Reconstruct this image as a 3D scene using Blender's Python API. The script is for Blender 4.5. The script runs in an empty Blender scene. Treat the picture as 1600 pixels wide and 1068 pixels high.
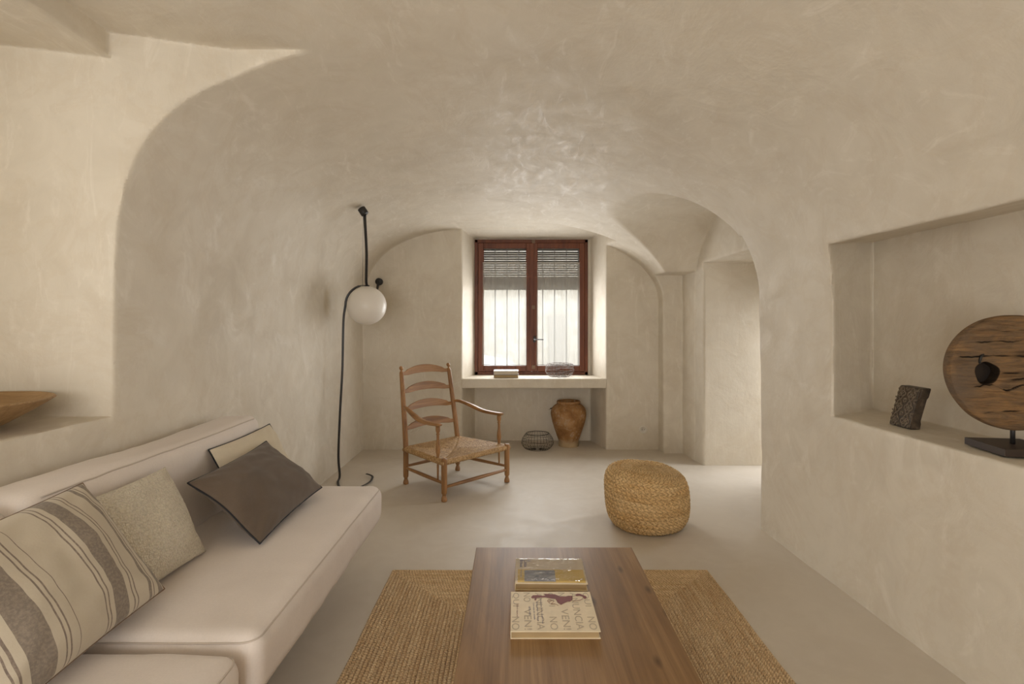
import bpy, bmesh, math, random
import numpy as np
from mathutils import Vector, Matrix, Euler, noise as mnoise

# ------------------------------------------------------------------ camera, world, light, exposure
SC = bpy.context.scene
COL = SC.collection
FPX, PX, PY, EYE = 830.0, 804.0, 504.0, 1.30          # focal length and principal point for a 1600x1068 frame, eye height

cam_data = bpy.data.cameras.new('camera')
cam = bpy.data.objects.new('camera', cam_data)
COL.objects.link(cam)
cam.location = (0, 0, EYE)
cam.rotation_euler = (math.pi / 2, 0, 0)
cam_data.sensor_fit = 'HORIZONTAL'
cam_data.sensor_width = 36.0
cam_data.lens = FPX / 1600 * 36.0
cam_data.shift_x = -(PX - 800) / 1600
cam_data.shift_y = -(534 - PY) / 1600
cam_data.clip_start = 0.05
SC.camera = cam

world = bpy.data.worlds.new('daylight')
SC.world = world
world.use_nodes = True
bg = world.node_tree.nodes['Background']
bg.inputs['Color'].default_value = (0.93, 0.96, 1.0, 1)
bg.inputs['Strength'].default_value = 8.0


def area_light(name, loc, rot, sx, sy, watts, color=(1, 1, 1), portal=False):
    l = bpy.data.lights.new(name, 'AREA')
    l.shape = 'RECTANGLE'
    l.size, l.size_y = sx, sy
    l.energy = watts
    l.color = color
    l.cycles.is_portal = portal
    o = bpy.data.objects.new(name, l)
    o.location = loc
    o.rotation_euler = rot
    COL.objects.link(o)
    return o


H = math.pi / 2
# daylight coming through the openings: the window of the deep recess on the left, the passage on the right; plus an added fill lamp, unseen behind the camera
area_light('daylight_recess', (-2.62, 0.48, 1.55), (0, -H, math.radians(-25)), 1.06, 1.20, 17, (1.0, 0.985, 0.955))
area_light('daylight_passage', (2.98, 4.66, 0.86), (0, math.radians(68), math.radians(20)), 1.5, 0.62, 19, (0.955, 0.97, 1.0)).data.spread = math.radians(120)
area_light('fill_behind_camera', (-0.6, -2.12, 1.02), (H, 0, 0), 1.7, 1.95, 77, (1.0, 0.985, 0.965))
area_light('daylight_window', (0.19, 5.815, 1.27), (-H, 0, 0), 1.05, 0.86, 20, (1.0, 0.985, 0.965))
area_light('window_portal', (0.19, 6.14, 1.45), (-H, 0, 0), 1.3, 1.55, 1, portal=True)

SC.view_settings.view_transform = 'Standard'
SC.view_settings.look = 'None'
SC.view_settings.gamma = 1.0
SC.view_settings.use_curve_mapping = False
SC.view_settings.exposure = 0.0
SC.cycles.max_bounces = 10
SC.cycles.diffuse_bounces = 8
SC.cycles.transparent_max_bounces = 16
SC.cycles.use_denoising = True
SC.cycles.caustics_reflective = False
SC.cycles.caustics_refractive = False

rng = random.Random(7)


# ------------------------------------------------------------------ helpers
def srgb(r, g, b):
    f = lambda c: (c / 255 / 12.92) if c / 255 <= 0.04045 else ((c / 255 + 0.055) / 1.055) ** 2.4
    return (f(r), f(g), f(b), 1)


class NT:
    """small wrapper for building node materials"""
    def __init__(self, name):
        self.m = bpy.data.materials.new(name)
        self.m.use_nodes = True
        self.t = self.m.node_tree
        self.b = self.t.nodes['Principled BSDF']
        self.out = self.t.nodes['Material Output']

    def n(self, typ, **kw):
        nd = self.t.nodes.new(typ)
        for k, v in kw.items():
            setattr(nd, k, v)
        return nd

    def l(self, a, b):
        self.t.links.new(a, b)

    def put(self, sock, v):
        if hasattr(v, 'is_output'):
            self.l(v, sock)
        else:
            sock.default_value = v

    def coord(self, kind='Object', scale=(1, 1, 1), rot=(0, 0, 0), loc=(0, 0, 0)):
        tc = self.n('ShaderNodeTexCoord')
        mp = self.n('ShaderNodeMapping')
        mp.inputs['Scale'].default_value = scale
        mp.inputs['Rotation'].default_value = rot
        mp.inputs['Location'].default_value = loc
        self.l(tc.outputs[kind], mp.inputs['Vector'])
        return mp.outputs['Vector']

    def noise(self, vec, scale=5, detail=3, rough=0.5, dist=0.0):
        nd = self.n('ShaderNodeTexNoise')
        self.put(nd.inputs['Vector'], vec)
        nd.inputs['Scale'].default_value = scale
        nd.inputs['Detail'].default_value = detail
        nd.inputs['Roughness'].default_value = rough
        nd.inputs['Distortion'].default_value = dist
        return nd.outputs['Fac']

    def ramp(self, fac, stops, interp='LINEAR'):
        nd = self.n('ShaderNodeValToRGB')
        cr = nd.color_ramp
        cr.interpolation = interp
        while len(cr.elements) < len(stops):
            cr.elements.new(0.5)
        for e, (p, c) in zip(cr.elements, stops):
            e.position = p
            e.color = c if not isinstance(c, (int, float)) else (c, c, c, 1)
        self.put(nd.inputs['Fac'], fac)
        return nd.outputs['Color']

    def mix(self, fac, a, b, mode='MIX'):
        nd = self.n('ShaderNodeMix', data_type='RGBA', blend_type=mode)
        self.put(nd.inputs[0], fac)
        self.put(nd.inputs[6], a)
        self.put(nd.inputs[7], b)
        return nd.outputs[2]

    def math(self, op, a, b=0.0, c=0.0):
        nd = self.n('ShaderNodeMath', operation=op)
        self.put(nd.inputs[0], a)
        self.put(nd.inputs[1], b)
        self.put(nd.inputs[2], c)
        return nd.outputs[0]

    def bump(self, height, strength=0.3, dist=0.01, normal=None):
        nd = self.n('ShaderNodeBump')
        nd.inputs['Strength'].default_value = strength
        nd.inputs['Distance'].default_value = dist
        self.put(nd.inputs['Height'], height)
        if normal is not None:
            self.l(normal, nd.inputs['Normal'])
        self.l(nd.outputs['Normal'], self.b.inputs['Normal'])
        return nd.outputs['Normal']

    def set(self, color=None, rough=None, metal=None, spec=None, sheen=None):
        if color is not None:
            self.put(self.b.inputs['Base Color'], color)
        if rough is not None:
            self.put(self.b.inputs['Roughness'], rough)
        if metal is not None:
            self.b.inputs['Metallic'].default_value = metal
        if spec is not None:
            self.put(self.b.inputs['Specular IOR Level'], spec)
        if sheen is not None:
            self.b.inputs['Sheen Weight'].default_value = sheen
        return self.m


def simple(name, color, rough=0.6, metal=0.0, spec=0.5):
    n = NT(name)
    v = n.noise(n.coord(), 30, 3)
    c2 = tuple(x * 0.82 for x in color[:3]) + (1,)
    return n.set(n.mix(v, c2, color), rough, metal, spec)


def mesh_obj(name, verts, faces, mat=None, parent=None, smooth=True, normals=None, uvs=None):
    me = bpy.data.meshes.new(name)
    me.from_pydata([tuple(map(float, v)) for v in verts], [], [tuple(int(i) for i in f) for f in faces])
    if smooth:
        me.polygons.foreach_set('use_smooth', [True] * len(me.polygons))
    if uvs is not None:
        lay = me.uv_layers.new(name='UVMap')
        for lp in me.loops:
            lay.data[lp.index].uv = uvs[lp.vertex_index]
    if normals is not None:
        me.normals_split_custom_set_from_vertices(normals)
    me.update()
    o = bpy.data.objects.new(name, me)
    COL.objects.link(o)
    if mat is not None:
        me.materials.append(mat)
    if parent is not None:
        o.parent = parent
    return o


def bm_obj(name, bm, mat=None, parent=None, smooth=True):
    me = bpy.data.meshes.new(name)
    bmesh.ops.recalc_face_normals(bm, faces=bm.faces)
    bm.to_mesh(me)
    bm.free()
    if smooth:
        me.polygons.foreach_set('use_smooth', [True] * len(me.polygons))
    o = bpy.data.objects.new(name, me)
    COL.objects.link(o)
    if mat is not None:
        me.materials.append(mat)
    if parent is not None:
        o.parent = parent
    return o


def bevel(o, w, seg=2, ang=0.6):
    m = o.modifiers.new('bevel', 'BEVEL')
    m.width = w
    m.segments = seg
    m.limit_method = 'ANGLE'
    m.angle_limit = ang
    m.harden_normals = True
    return o


def thing(name, label, cat, loc=(0, 0, 0), rot=(0, 0, 0), group=None):
    o = bpy.data.objects.new(name, None)
    o.empty_display_size = 0.1
    COL.objects.link(o)
    o.location = loc
    o.rotation_euler = rot
    return tag(o, label, cat, group)


def tag(o, label, cat, group=None):
    o['label'] = label
    o['category'] = cat
    if group:
        o['group'] = group
    return o


def structure(o):
    o['kind'] = 'structure'
    return o


def box_bm(bm, lo, hi, mat=None):
    """axis aligned box between two corners, optionally transformed"""
    vs = []
    for x in (lo[0], hi[0]):
        for y in (lo[1], hi[1]):
            for z in (lo[2], hi[2]):
                v = Vector((x, y, z))
                vs.append(bm.verts.new(mat @ v if mat else v))
    for f in ((0, 1, 3, 2), (4, 6, 7, 5), (0, 4, 5, 1), (2, 3, 7, 6), (0, 2, 6, 4), (1, 5, 7, 3)):
        bm.faces.new([vs[i] for i in f])
    return vs


def box(name, lo, hi, mat, parent=None, bev=0.004, seg=2, m=None):
    bm = bmesh.new()
    box_bm(bm, lo, hi, m)
    o = bm_obj(name, bm, mat, parent, smooth=bev > 0)
    if bev > 0:
        bevel(o, bev, seg)
    return o


def lathe(profile, seg=32, radial=None, cap=True):
    """(verts, faces, uvs) of a turned shape; profile is a list of (radius, z)"""
    V, F, UV = [], [], []
    n = len(profile)
    for i, (r, z) in enumerate(profile):
        for k in range(seg):
            a = 2 * math.pi * k / seg
            rr = r if radial is None else radial(i, a, r, z)
            V.append((rr * math.cos(a), rr * math.sin(a), z))
            UV.append((k / seg, i / max(1, n - 1)))
    for i in range(n - 1):
        for k in range(seg):
            k2 = (k + 1) % seg
            F.append((i * seg + k, i * seg + k2, (i + 1) * seg + k2, (i + 1) * seg + k))
    if cap:
        F.append(tuple(range(seg - 1, -1, -1)))
        F.append(tuple((n - 1) * seg + k for k in range(seg)))
    return V, F, UV


def xform(V, M):
    return [tuple(M @ Vector(v)) for v in V]


def frame_to(p, q):
    """matrix putting local +Z along p->q with origin p"""
    p, q = Vector(p), Vector(q)
    d = (q - p)
    return Matrix.Translation(p) @ d.to_track_quat('Z', 'Y').to_matrix().to_4x4()


def tube(points, radius, seg=8, closed=False, flat=None, up=None):
    """sweep of a round (or, with flat=(a, b), elliptical) section along points; radius may be a list"""
    P = [Vector(p) for p in points]
    n = len(P)
    V, F = [], []
    prev = None
    for i, p in enumerate(P):
        if closed:
            t = P[(i + 1) % n] - P[i - 1]
        else:
            t = P[min(n - 1, i + 1)] - P[max(0, i - 1)]
        t.normalize()
        if up is not None:
            a = Vector(up) - t * Vector(up).dot(t)
        elif prev is None:
            ref = Vector((0, 0, 1)) if abs(t.z) < 0.9 else Vector((1, 0, 0))
            a = ref - t * ref.dot(t)
        else:
            a = prev - t * prev.dot(t)
        a.normalize()
        prev = a
        b = t.cross(a)
        r = radius[i] if isinstance(radius, (list, tuple)) else radius
        ra, rb = (r, r) if flat is None else (flat[0], flat[1])
        for k in range(seg):
            th = 2 * math.pi * k / seg
            V.append(tuple(p + a * (ra * math.cos(th)) + b * (rb * math.sin(th))))
    m = n if closed else n - 1
    for i in range(m):
        j = (i + 1) % n
        for k in range(seg):
            k2 = (k + 1) % seg
            F.append((i * seg + k, i * seg + k2, j * seg + k2, j * seg + k))
    if not closed:
        F.append(tuple(range(seg - 1, -1, -1)))
        F.append(tuple((n - 1) * seg + k for k in range(seg)))
    return V, F


def merge(parts):
    V, F = [], []
    for v, f in parts:
        o = len(V)
        V += list(v)
        F += [tuple(i + o for i in q) for q in f]
    return V, F


def spline(pts, n=12):
    """Catmull-Rom through pts"""
    P = [Vector(p) for p in pts]
    P = [P[0] * 2 - P[1]] + P + [P[-1] * 2 - P[-2]]
    out = []
    for i in range(1, len(P) - 2):
        for k in range(n):
            t = k / n
            a, b, c, d = P[i - 1], P[i], P[i + 1], P[i + 2]
            out.append(0.5 * ((2 * b) + (c - a) * t + (2 * a - 5 * b + 4 * c - d) * t * t + (3 * b - a - 3 * c + d) * t ** 3))
    out.append(P[-2])
    return out


# ------------------------------------------------------------------ plaster, floor
def plaster_mat():
    n = NT('lime_plaster')
    v = n.coord()
    big = n.noise(v, 1.1, 5, 0.55, 0.4)
    mid = n.noise(v, 4.5, 6, 0.62, 1.2)
    fine = n.noise(v, 38, 4, 0.6, 0.3)
    streak = n.noise(n.coord(scale=(7, 2.2, 1.6)), 1.6, 6, 0.7, 1.5)
    c = n.mix(n.ramp(big, [(0.3, 0.0), (0.7, 1.0)]), (0.575, 0.52, 0.43, 1), (0.665, 0.615, 0.525, 1))
    c = n.mix(n.ramp(mid, [(0.35, 0.0), (0.72, 0.65)]), c, (0.71, 0.66, 0.565, 1))
    c = n.mix(n.ramp(streak, [(0.56, 0.0), (0.70, 0.5)]), c, (0.77, 0.725, 0.64, 1))
    vein = n.noise(v, 2.1, 8, 0.68, 2.2)
    c = n.mix(n.ramp(vein, [(0.5, 0.0), (0.56, 0.18), (0.62, 0.0)]), c, (0.55, 0.46, 0.34, 1))
    r = n.ramp(mid, [(0.3, 0.70), (0.7, 0.54)])
    r2 = n.mix(n.ramp(streak, [(0.5, 0.0), (0.70, 1.0)]), r, (0.44, 0.44, 0.44, 1))
    h = n.math('ADD', n.math('MULTIPLY', mid, 0.6), n.math('MULTIPLY', fine, 0.16))
    h = n.math('ADD', h, n.math('MULTIPLY', streak, 0.35))
    n.bump(h, 0.42, 0.010)
    return n.set(c, r2, spec=0.28)


def floor_mat():
    n = NT('microcement')
    v = n.coord()
    big = n.noise(v, 0.9, 6, 0.6, 0.8)
    mid = n.noise(v, 5.5, 6, 0.65, 1.0)
    c = n.mix(n.ramp(big, [(0.3, 0.0), (0.7, 1.0)]), (0.53, 0.475, 0.40, 1), (0.60, 0.55, 0.475, 1))
    c = n.mix(n.ramp(mid, [(0.45, 0.0), (0.75, 0.4)]), c, (0.625, 0.58, 0.505, 1))
    dots = n.noise(v, 60, 2, 0.5)
    c = n.mix(n.ramp(dots, [(0.74, 0.0), (0.80, 0.35)]), c, (0.30, 0.26, 0.2, 1))
    n.bump(n.math('ADD', mid, n.math('MULTIPLY', dots, 0.1)), 0.08, 0.006)
    return n.set(c, n.ramp(mid, [(0.3, 0.55), (0.7, 0.42)]), spec=0.35)


M_PLASTER = plaster_mat()
M_FLOOR = floor_mat()


# ------------------------------------------------------------------ the vaulted room, carved as one volume of air and meshed
def build_shell():
    X0, X1, Y0, Y1, Z0, Z1 = -3.1, 3.3, -2.3, 6.12, -0.1, 2.62

    def axis(*spans):
        # grid lines, finer where the photograph looks closely
        out = []
        for a, b, st in spans:
            m = max(1, round((b - a) / st))
            out += [a + (b - a) * k / m for k in range(m)]
        return np.array(out + [spans[-1][1]], dtype=np.float64)
    gx = axis((X0, -1.72, 0.04), (-1.72, 2.02, 0.014), (2.02, X1, 0.04))
    gy = axis((Y0, 0.9, 0.05), (0.9, 1.5, 0.025), (1.5, Y1, 0.014))
    gz = axis((Z0, Z1, 0.014))
    G3 = (gx, gy, gz)
    xs, ys, zs = (g.astype(np.float32) for g in G3)
    X, Y, Z = xs[:, None, None], ys[None, :, None], zs[None, None, :]

    def smin(a, b, k):
        d = np.maximum(k - np.abs(a - b), 0) / k
        return np.minimum(a, b) - d * d * (k / 4)

    def bx(lo, hi):
        dx = np.maximum(lo[0] - X, X - hi[0])
        dy = np.maximum(lo[1] - Y, Y - hi[1])
        dz = np.maximum(lo[2] - Z, Z - hi[2])
        return np.maximum(np.maximum(dx, dy), dz)

    def superell(U, w, z0, a, e):
        """signed distance (estimate) to |U/w|^e + ((z-z0)/a)^e = 1, walls straight down below z0"""
        u = np.maximum(np.abs(U) / w, 1e-4)
        v = np.maximum(Z - z0, 0) / a + 1e-4
        q = (u ** e + v ** e) ** (1 / e)
        gx = (u / q) ** (e - 1) / w
        gz = (v / q) ** (e - 1) / a
        return (q - 1) / np.sqrt(gx * gx + gz * gz)

    Yc = np.clip(Y, 1.7, 5.45)
    crown = 2.275 + 0.060 * (5.45 - Yc)
    t = np.clip((5.45 - Yc) / 2.8, 0, 1)
    wl = 1.556 + 0 * Yc
    wr = np.where(Yc > 3.36, 1.55 - (Yc - 3.36) * 0.036, 1.55 + (3.36 - Yc) * 0.0535)
    zl = 1.30 + 0 * Yc
    zr = 1.52 * (1 - t) + 1.30 * t
    el = 3.0 + 0.2 * t
    er = 2.0 * (1 - t) + 2.5 * t
    left = (X < 0)
    fL = superell(np.minimum(X, 0), wl, zl, crown - zl, el)
    fR = superell(np.maximum(X, 0), wr, zr, crown - zr, er)
    f = np.where(left, fL, fR).astype(np.float32)
    del fL, fR
    # gentle unevenness of hand-trowelled lime plaster
    r = np.random.RandomState(3)
    wob = np.zeros_like(f)
    for fr, am in ((1.3, .006), (2.2, .005), (3.7, .003), (6.1, .0018), (9.0, .0010)):
        for _ in range(2):
            ax, ay, az = fr * (0.6 + r.rand(3)) * 2
            p = r.rand(3) * 6.28
            wob += am * 0.5 * np.sin(ax * X + p[0] + 0.8 * np.sin(1.3 * ay * Y)) * np.sin(ay * Y + p[1] + 0.7 * np.sin(1.1 * az * Z)) * np.cos(az * Z + p[2])
    f = np.maximum(f, Y - 5.45)
    f = np.maximum(f, -1.95 - Y)
    # cross vault opening on the right towards the passage
    cv = superell(Y - 4.10, np.where(Y > 4.10, 0.90, 0.745), 1.40, 0.835, 3.0)
    side = X - (1.715 + np.clip((4.84 - Y), -0.5, 0.2) * 0.10)
    cv = np.maximum(cv, np.maximum(side, 0.25 - X))
    low = np.maximum(bx((0.9, 3.6, -1), (3, 5.285, 1.775)), side)
    f = smin(f, smin(cv, low, 0.03), 0.016)
    # passage: lower, behind the lunette
    f = smin(f, np.minimum(bx((1.2, 3.36, -1), (2.42, 4.845, 1.845)), np.minimum(bx((2.0, 4.36, -1), (3.2, 4.845, 1.845)), bx((2.5, 4.36, -1), (3.2, 5.6, 1.845)))), 0.012)
    # flat ceiling of the near bay, left of the vault
    bay = np.maximum(bx((-1.562, -1.95, -1), (-0.35, 3, 2.420)), Y - (2.05 + 0.13 * np.clip((X + 1.56) / 0.4, 0, 1)))
    f = smin(f, bay, 0.008)
    # deep window recess in the left wall
    rec = np.maximum(bx((-2.72, -0.35, 0.94), (-1.53, 3.0, 5)), np.maximum(Y - (2.06 + (X + 1.56) * 0.12), Z - (2.325 - (X + 1.56) * 0.075)))
    f = smin(f, rec, 0.010)
    f = smin(f, bx((-2.88, -0.20, 1.0), (-2.5, 1.16, 2.1)), 0.02)
    # back window recess, splayed
    d = Y - 5.45
    win = np.maximum(np.maximum((-0.54 + 0.24 * d) - X, X - (0.94 - 0.24 * d)), np.maximum(Z - (2.262 - 0.085 * d), Y - 5.87))
    win = np.maximum(win, 5.2 - Y)
    f = smin(f, win, 0.02)
    f = smin(f, bx((-0.428, 5.6, 0.70), (0.798, 6.5, 2.208)), 0.008)
    # display niche in the right wall
    dn = X - 1.585
    nic = np.maximum(bx((1.35, -0.4, 0.832), (1.95, 4, 3)), np.maximum(Y - (2.65 + 0.66 * np.maximum(dn, -0.1)), Z - (1.688 + 0.13 * np.maximum(dn, -0.1))))
    f = smin(f, nic, 0.008)
    # unseen opening added behind the camera to hold the fill lamp
    f = smin(f, bx((-1.5, -2.15, -1), (0.3, -1.7, 2.05)), 0.02)
    f += wob
    del wob

    # surface nets
    s = f < 0
    cnt = np.zeros(tuple(k - 1 for k in f.shape), np.uint8)
    for i in (0, 1):
        for j in (0, 1):
            for k in (0, 1):
                cnt += s[i:i + cnt.shape[0], j:j + cnt.shape[1], k:k + cnt.shape[2]]
    act = np.argwhere((cnt > 0) & (cnt < 8))
    idx = np.full(cnt.shape, -1, np.int32)
    idx[act[:, 0], act[:, 1], act[:, 2]] = np.arange(len(act))
    corners = np.array([(i, j, k) for i in (0, 1) for j in (0, 1) for k in (0, 1)])
    vals = np.stack([f[act[:, 0] + c[0], act[:, 1] + c[1], act[:, 2] + c[2]] for c in corners], 1)
    def sample(p):
        p = np.stack([np.interp(p[:, k], G3[k], np.arange(len(G3[k]))) for k in range(3)], 1)
        p = np.clip(p, 0, np.array(f.shape) - 1.001)
        i = p.astype(np.int32)
        w = (p - i).astype(np.float32)
        o = 0
        for c in corners:
            ww = np.prod(np.where(c, w, 1 - w), 1)
            o = o + ww * f[i[:, 0] + c[0], i[:, 1] + c[1], i[:, 2] + c[2]]
        return o

    def grad(P, e):
        g = np.stack([sample(P + np.eye(3)[k] * e) - sample(P - np.eye(3)[k] * e) for k in range(3)], 1) / (2 * e)
        return g / np.maximum(np.linalg.norm(g, axis=1, keepdims=True), 1e-6)
    # dual contouring: each cell's vertex sits where the planes at its edge crossings meet, so arrises stay crisp
    n = len(act)
    acc = np.zeros((n, 3))
    num = np.zeros((n, 1))
    ATA = np.zeros((n, 3, 3))
    ATb = np.zeros((n, 3))
    lo = np.stack([G3[k][act[:, k]] for k in range(3)], 1)
    hi = np.stack([G3[k][act[:, k] + 1] for k in range(3)], 1)
    for a in range(8):
        for b in range(a + 1, 8):
            if np.abs(corners[a] - corners[b]).sum() != 1:
                continue
            va, vb = vals[:, a], vals[:, b]
            m = np.nonzero((va < 0) != (vb < 0))[0]
            tt = (va[m] / (va[m] - vb[m]))[:, None]
            p = lo[m] + (corners[a] + (corners[b] - corners[a]) * tt) * (hi[m] - lo[m])
            g = grad(p, 0.005)
            acc[m] += p
            num[m] += 1
            ATA[m] += g[:, :, None] * g[:, None, :]
            ATb[m] += g * (g * p).sum(1, keepdims=True)
    mass = acc / num
    lam = 0.02
    P = np.linalg.solve(ATA + lam * np.eye(3), (ATb + lam * mass)[:, :, None])[:, :, 0]
    P = np.clip(P, lo, hi)
    quads = []
    nx, ny, nz = f.shape
    for ax in range(3):
        o1, o2 = [(1, 2), (2, 0), (0, 1)][ax]
        sl0 = [slice(None)] * 3
        sl1 = [slice(None)] * 3
        sl0[ax] = slice(0, -1)
        sl1[ax] = slice(1, None)
        ch = s[tuple(sl0)] != s[tuple(sl1)]
        e = np.argwhere(ch)
        ok = (e[:, o1] > 0) & (e[:, o2] > 0) & (e[:, o1] < f.shape[o1] - 1) & (e[:, o2] < f.shape[o2] - 1)
        e = e[ok]
        q = []
        for d1, d2 in ((0, 0), (1, 0), (1, 1), (0, 1)):
            c = e.copy()
            c[:, o1] -= d1
            c[:, o2] -= d2
            q.append(idx[c[:, 0], c[:, 1], c[:, 2]])
        q = np.stack(q, 1)
        inside = s[e[:, 0], e[:, 1], e[:, 2]]
        q[inside] = q[inside][:, ::-1]
        quads.append(q)
    Q = np.concatenate(quads)
    Q = Q[(Q >= 0).all(1)]

    N = -grad(P, 0.010)
    W = P
    fc = W[Q].mean(1)
    fn = -grad(fc, 0.005)
    v1 = W[Q[:, 2]] - W[Q[:, 0]]
    v2 = W[Q[:, 3]] - W[Q[:, 1]]
    geo = np.cross(v1, v2)
    flip = (geo * fn).sum(1) < 0
    Q[flip] = Q[flip][:, ::-1]
    LN = N[Q]
    sharp = (LN * fn[:, None, :]).sum(2) < 0.90
    LN[sharp] = np.broadcast_to(fn[:, None, :], LN.shape)[sharp]
    cls = np.where(fc[:, 0] < 0, 0, 1)                                     # wall_left / wall_right
    back = ((fc[:, 1] > 5.40) & (fc[:, 0] > -1.55) & (fc[:, 0] < 1.485))
    cls[back] = 2
    cls[(fc[:, 1] < -1.9)] = 3
    cls[(fn[:, 2] < -0.5) & (fc[:, 2] > 1.95) & (fc[:, 1] < 5.46)] = 4
    for c, nm in enumerate(('wall_left', 'wall_right', 'wall_back', 'wall_front', 'ceiling')):
        q = Q[cls == c]
        used, inv = np.unique(q.ravel(), return_inverse=True)
        me = bpy.data.meshes.new(nm)
        me.vertices.add(len(used))
        me.vertices.foreach_set('co', W[used].astype(np.float32).ravel())
        me.loops.add(q.size)
        me.loops.foreach_set('vertex_index', inv.astype(np.int32))
        me.polygons.add(len(q))
        me.polygons.foreach_set('loop_start', np.arange(0, q.size, 4, dtype=np.int32))
        me.update(calc_edges=True)
        me.polygons.foreach_set('use_smooth', np.ones(len(q), bool))
        me.normals_split_custom_set(LN[cls == c].reshape(-1, 3).tolist())
        me.materials.append(M_PLASTER)
        o = bpy.data.objects.new(nm, me)
        COL.objects.link(o)
        structure(o)


build_shell()
structure(box('floor', (-3.2, -2.45, -0.12), (3.4, 5.95, 0.0), M_FLOOR, bev=0))


# ------------------------------------------------------------------ object materials
def linen_mat(name, c1, c2, weave=900, fold=0.25):
    n = NT(name)
    v = n.coord()
    w = n.math('ADD', n.math('SINE', n.math('MULTIPLY', n.sep(v, 0), weave)), n.math('SINE', n.math('MULTIPLY', n.sep(v, 1), weave)))
    a = n.noise(v, 3.2, 5, 0.6, 0.6)
    b = n.noise(v, 160, 3, 0.6)
    c = n.mix(n.ramp(a, [(0.35, 0), (0.7, 1)]), c1, c2)
    c = n.mix(n.ramp(b, [(0.35, 0.12), (0.65, 0)]), c, tuple(x * 0.7 for x in c1[:3]) + (1,))
    n.bump(n.math('ADD', n.math('MULTIPLY', b, 0.5), n.math('ADD', n.math('MULTIPLY', a, fold * 8), n.math('MULTIPLY', w, 0.05))), 0.25, 0.002)
    return n.set(c, 0.9, spec=0.15, sheen=0.15)


def _sep(self, v, i):
    nd = self.n('ShaderNodeSeparateXYZ')
    self.l(v, nd.inputs[0])
    return nd.outputs[i]


NT.sep = _sep


def wood_mat(name, dark, mid, light, axis=1, scale=1.0, rough=0.5, knots=False, stretch=12.0):
    n = NT(name)
    sc = [stretch * scale] * 3
    sc[axis] = 0.9 * scale
    v = n.coord(scale=tuple(sc))
    warp = n.noise(n.coord(scale=(2.2 * scale,) * 3), 1.0, 3, 0.5)
    g = n.noise(v, 1.0, 8, 0.62, 0.9)
    fine = n.noise(n.coord(scale=tuple(s * 7 if i != axis else s * 2 for i, s in enumerate(sc))), 1.0, 5, 0.65)
    c = n.ramp(g, [(0.28, dark), (0.47, mid), (0.62, light), (0.78, mid)])
    c = n.mix(n.ramp(fine, [(0.35, 0.5), (0.6, 0.0)]), c, dark)
    c = n.mix(n.ramp(warp, [(0.35, 0.0), (0.7, 0.25)]), c, light)
    if knots:
        vv = n.n('ShaderNodeTexVoronoi', voronoi_dimensions='2D')
        n.l(n.coord(scale=(5.5, 2.0, 1.0), loc=(0.3, 0.2, 0)), vv.inputs['Vector'])
        vv.inputs['Scale'].default_value = 1.0
        c = n.mix(n.ramp(vv.outputs['Distance'], [(0.015, 0.7), (0.075, 0.0)]), c, tuple(x * 0.55 for x in dark[:3]) + (1,))
    n.bump(n.math('ADD', g, fine), 0.12, 0.002)
    return n.set(c, rough, spec=0.35)


def braid_mat(name, dark, mid, light, along=62.0):
    """jute braid: u runs along the braid in metres, v counts the rows"""
    n = NT(name)
    uv = n.n('ShaderNodeUVMap').outputs['UV']
    u, v = n.sep(uv, 0), n.sep(uv, 1)
    fr = n.math('FRACT', v)
    row = n.math('FLOOR', v)
    cab = n.math('ABSOLUTE', n.math('SUBTRACT', fr, 0.5))
    wob = n.noise(n.coord(), 35, 3, 0.6)
    ph = n.math('ADD', n.math('MULTIPLY', u, along), n.math('ADD', n.math('MULTIPLY', cab, 1.2), n.math('MULTIPLY', row, 0.37)))
    ph = n.math('ADD', ph, n.math('MULTIPLY', wob, 1.1))
    s = n.math('SINE', n.math('MULTIPLY', ph, 2 * math.pi))
    strand = n.math('MULTIPLY_ADD', s, 0.5, 0.5)
    comb = n.n('ShaderNodeCombineXYZ')
    n.l(row, comb.inputs[0])
    n.l(n.math('MULTIPLY', u, 3.0), comb.inputs[1])
    tone = n.noise(comb.outputs[0], 0.9, 4, 0.65)
    fleck = n.noise(n.coord(), 130, 3, 0.65)
    c = n.mix(n.ramp(tone, [(0.3, 0), (0.68, 1)]), mid, light)
    c = n.mix(n.ramp(strand, [(0.0, 0.5), (0.45, 0.0)]), c, dark)
    c = n.mix(n.ramp(fleck, [(0.3, 0.75), (0.5, 0.0)]), c, dark)
    c = n.mix(n.ramp(fleck, [(0.55, 0.0), (0.72, 0.6)]), c, light)
    n.bump(n.math('ADD', strand, n.math('MULTIPLY', fleck, 0.8)), 0.7, 0.004)
    return n.set(c, 0.85, spec=0.15)


M_SOFA = linen_mat('sofa_linen', (0.70, 0.64, 0.60, 1), (0.75, 0.69, 0.65, 1), fold=0.1)
M_SOFA_SEAM = linen_mat('sofa_seam', (0.55, 0.485, 0.43, 1), (0.58, 0.515, 0.455, 1))
M_BASE = simple('sofa_base', (0.12, 0.10, 0.085, 1), 0.7)
M_GREY = linen_mat('charcoal_linen', (0.112, 0.085, 0.064, 1), (0.145, 0.112, 0.086, 1))
M_CREAM = linen_mat('cream_linen', (0.60, 0.53, 0.40, 1), (0.66, 0.585, 0.46, 1))
M_PIPING = simple('black_piping', (0.012, 0.013, 0.018, 1), 0.8)
M_BROWNPIPE = simple('brown_piping', (0.20, 0.13, 0.085, 1), 0.8)
M_OAK = wood_mat('chair_wood', srgb(104, 70, 38), srgb(146, 106, 64), srgb(166, 124, 80), axis=2, scale=1.6, rough=0.42)
M_OAKX = wood_mat('chair_wood_across', srgb(104, 70, 38), srgb(146, 106, 64), srgb(166, 124, 80), axis=0, scale=1.6, rough=0.42)
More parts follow.
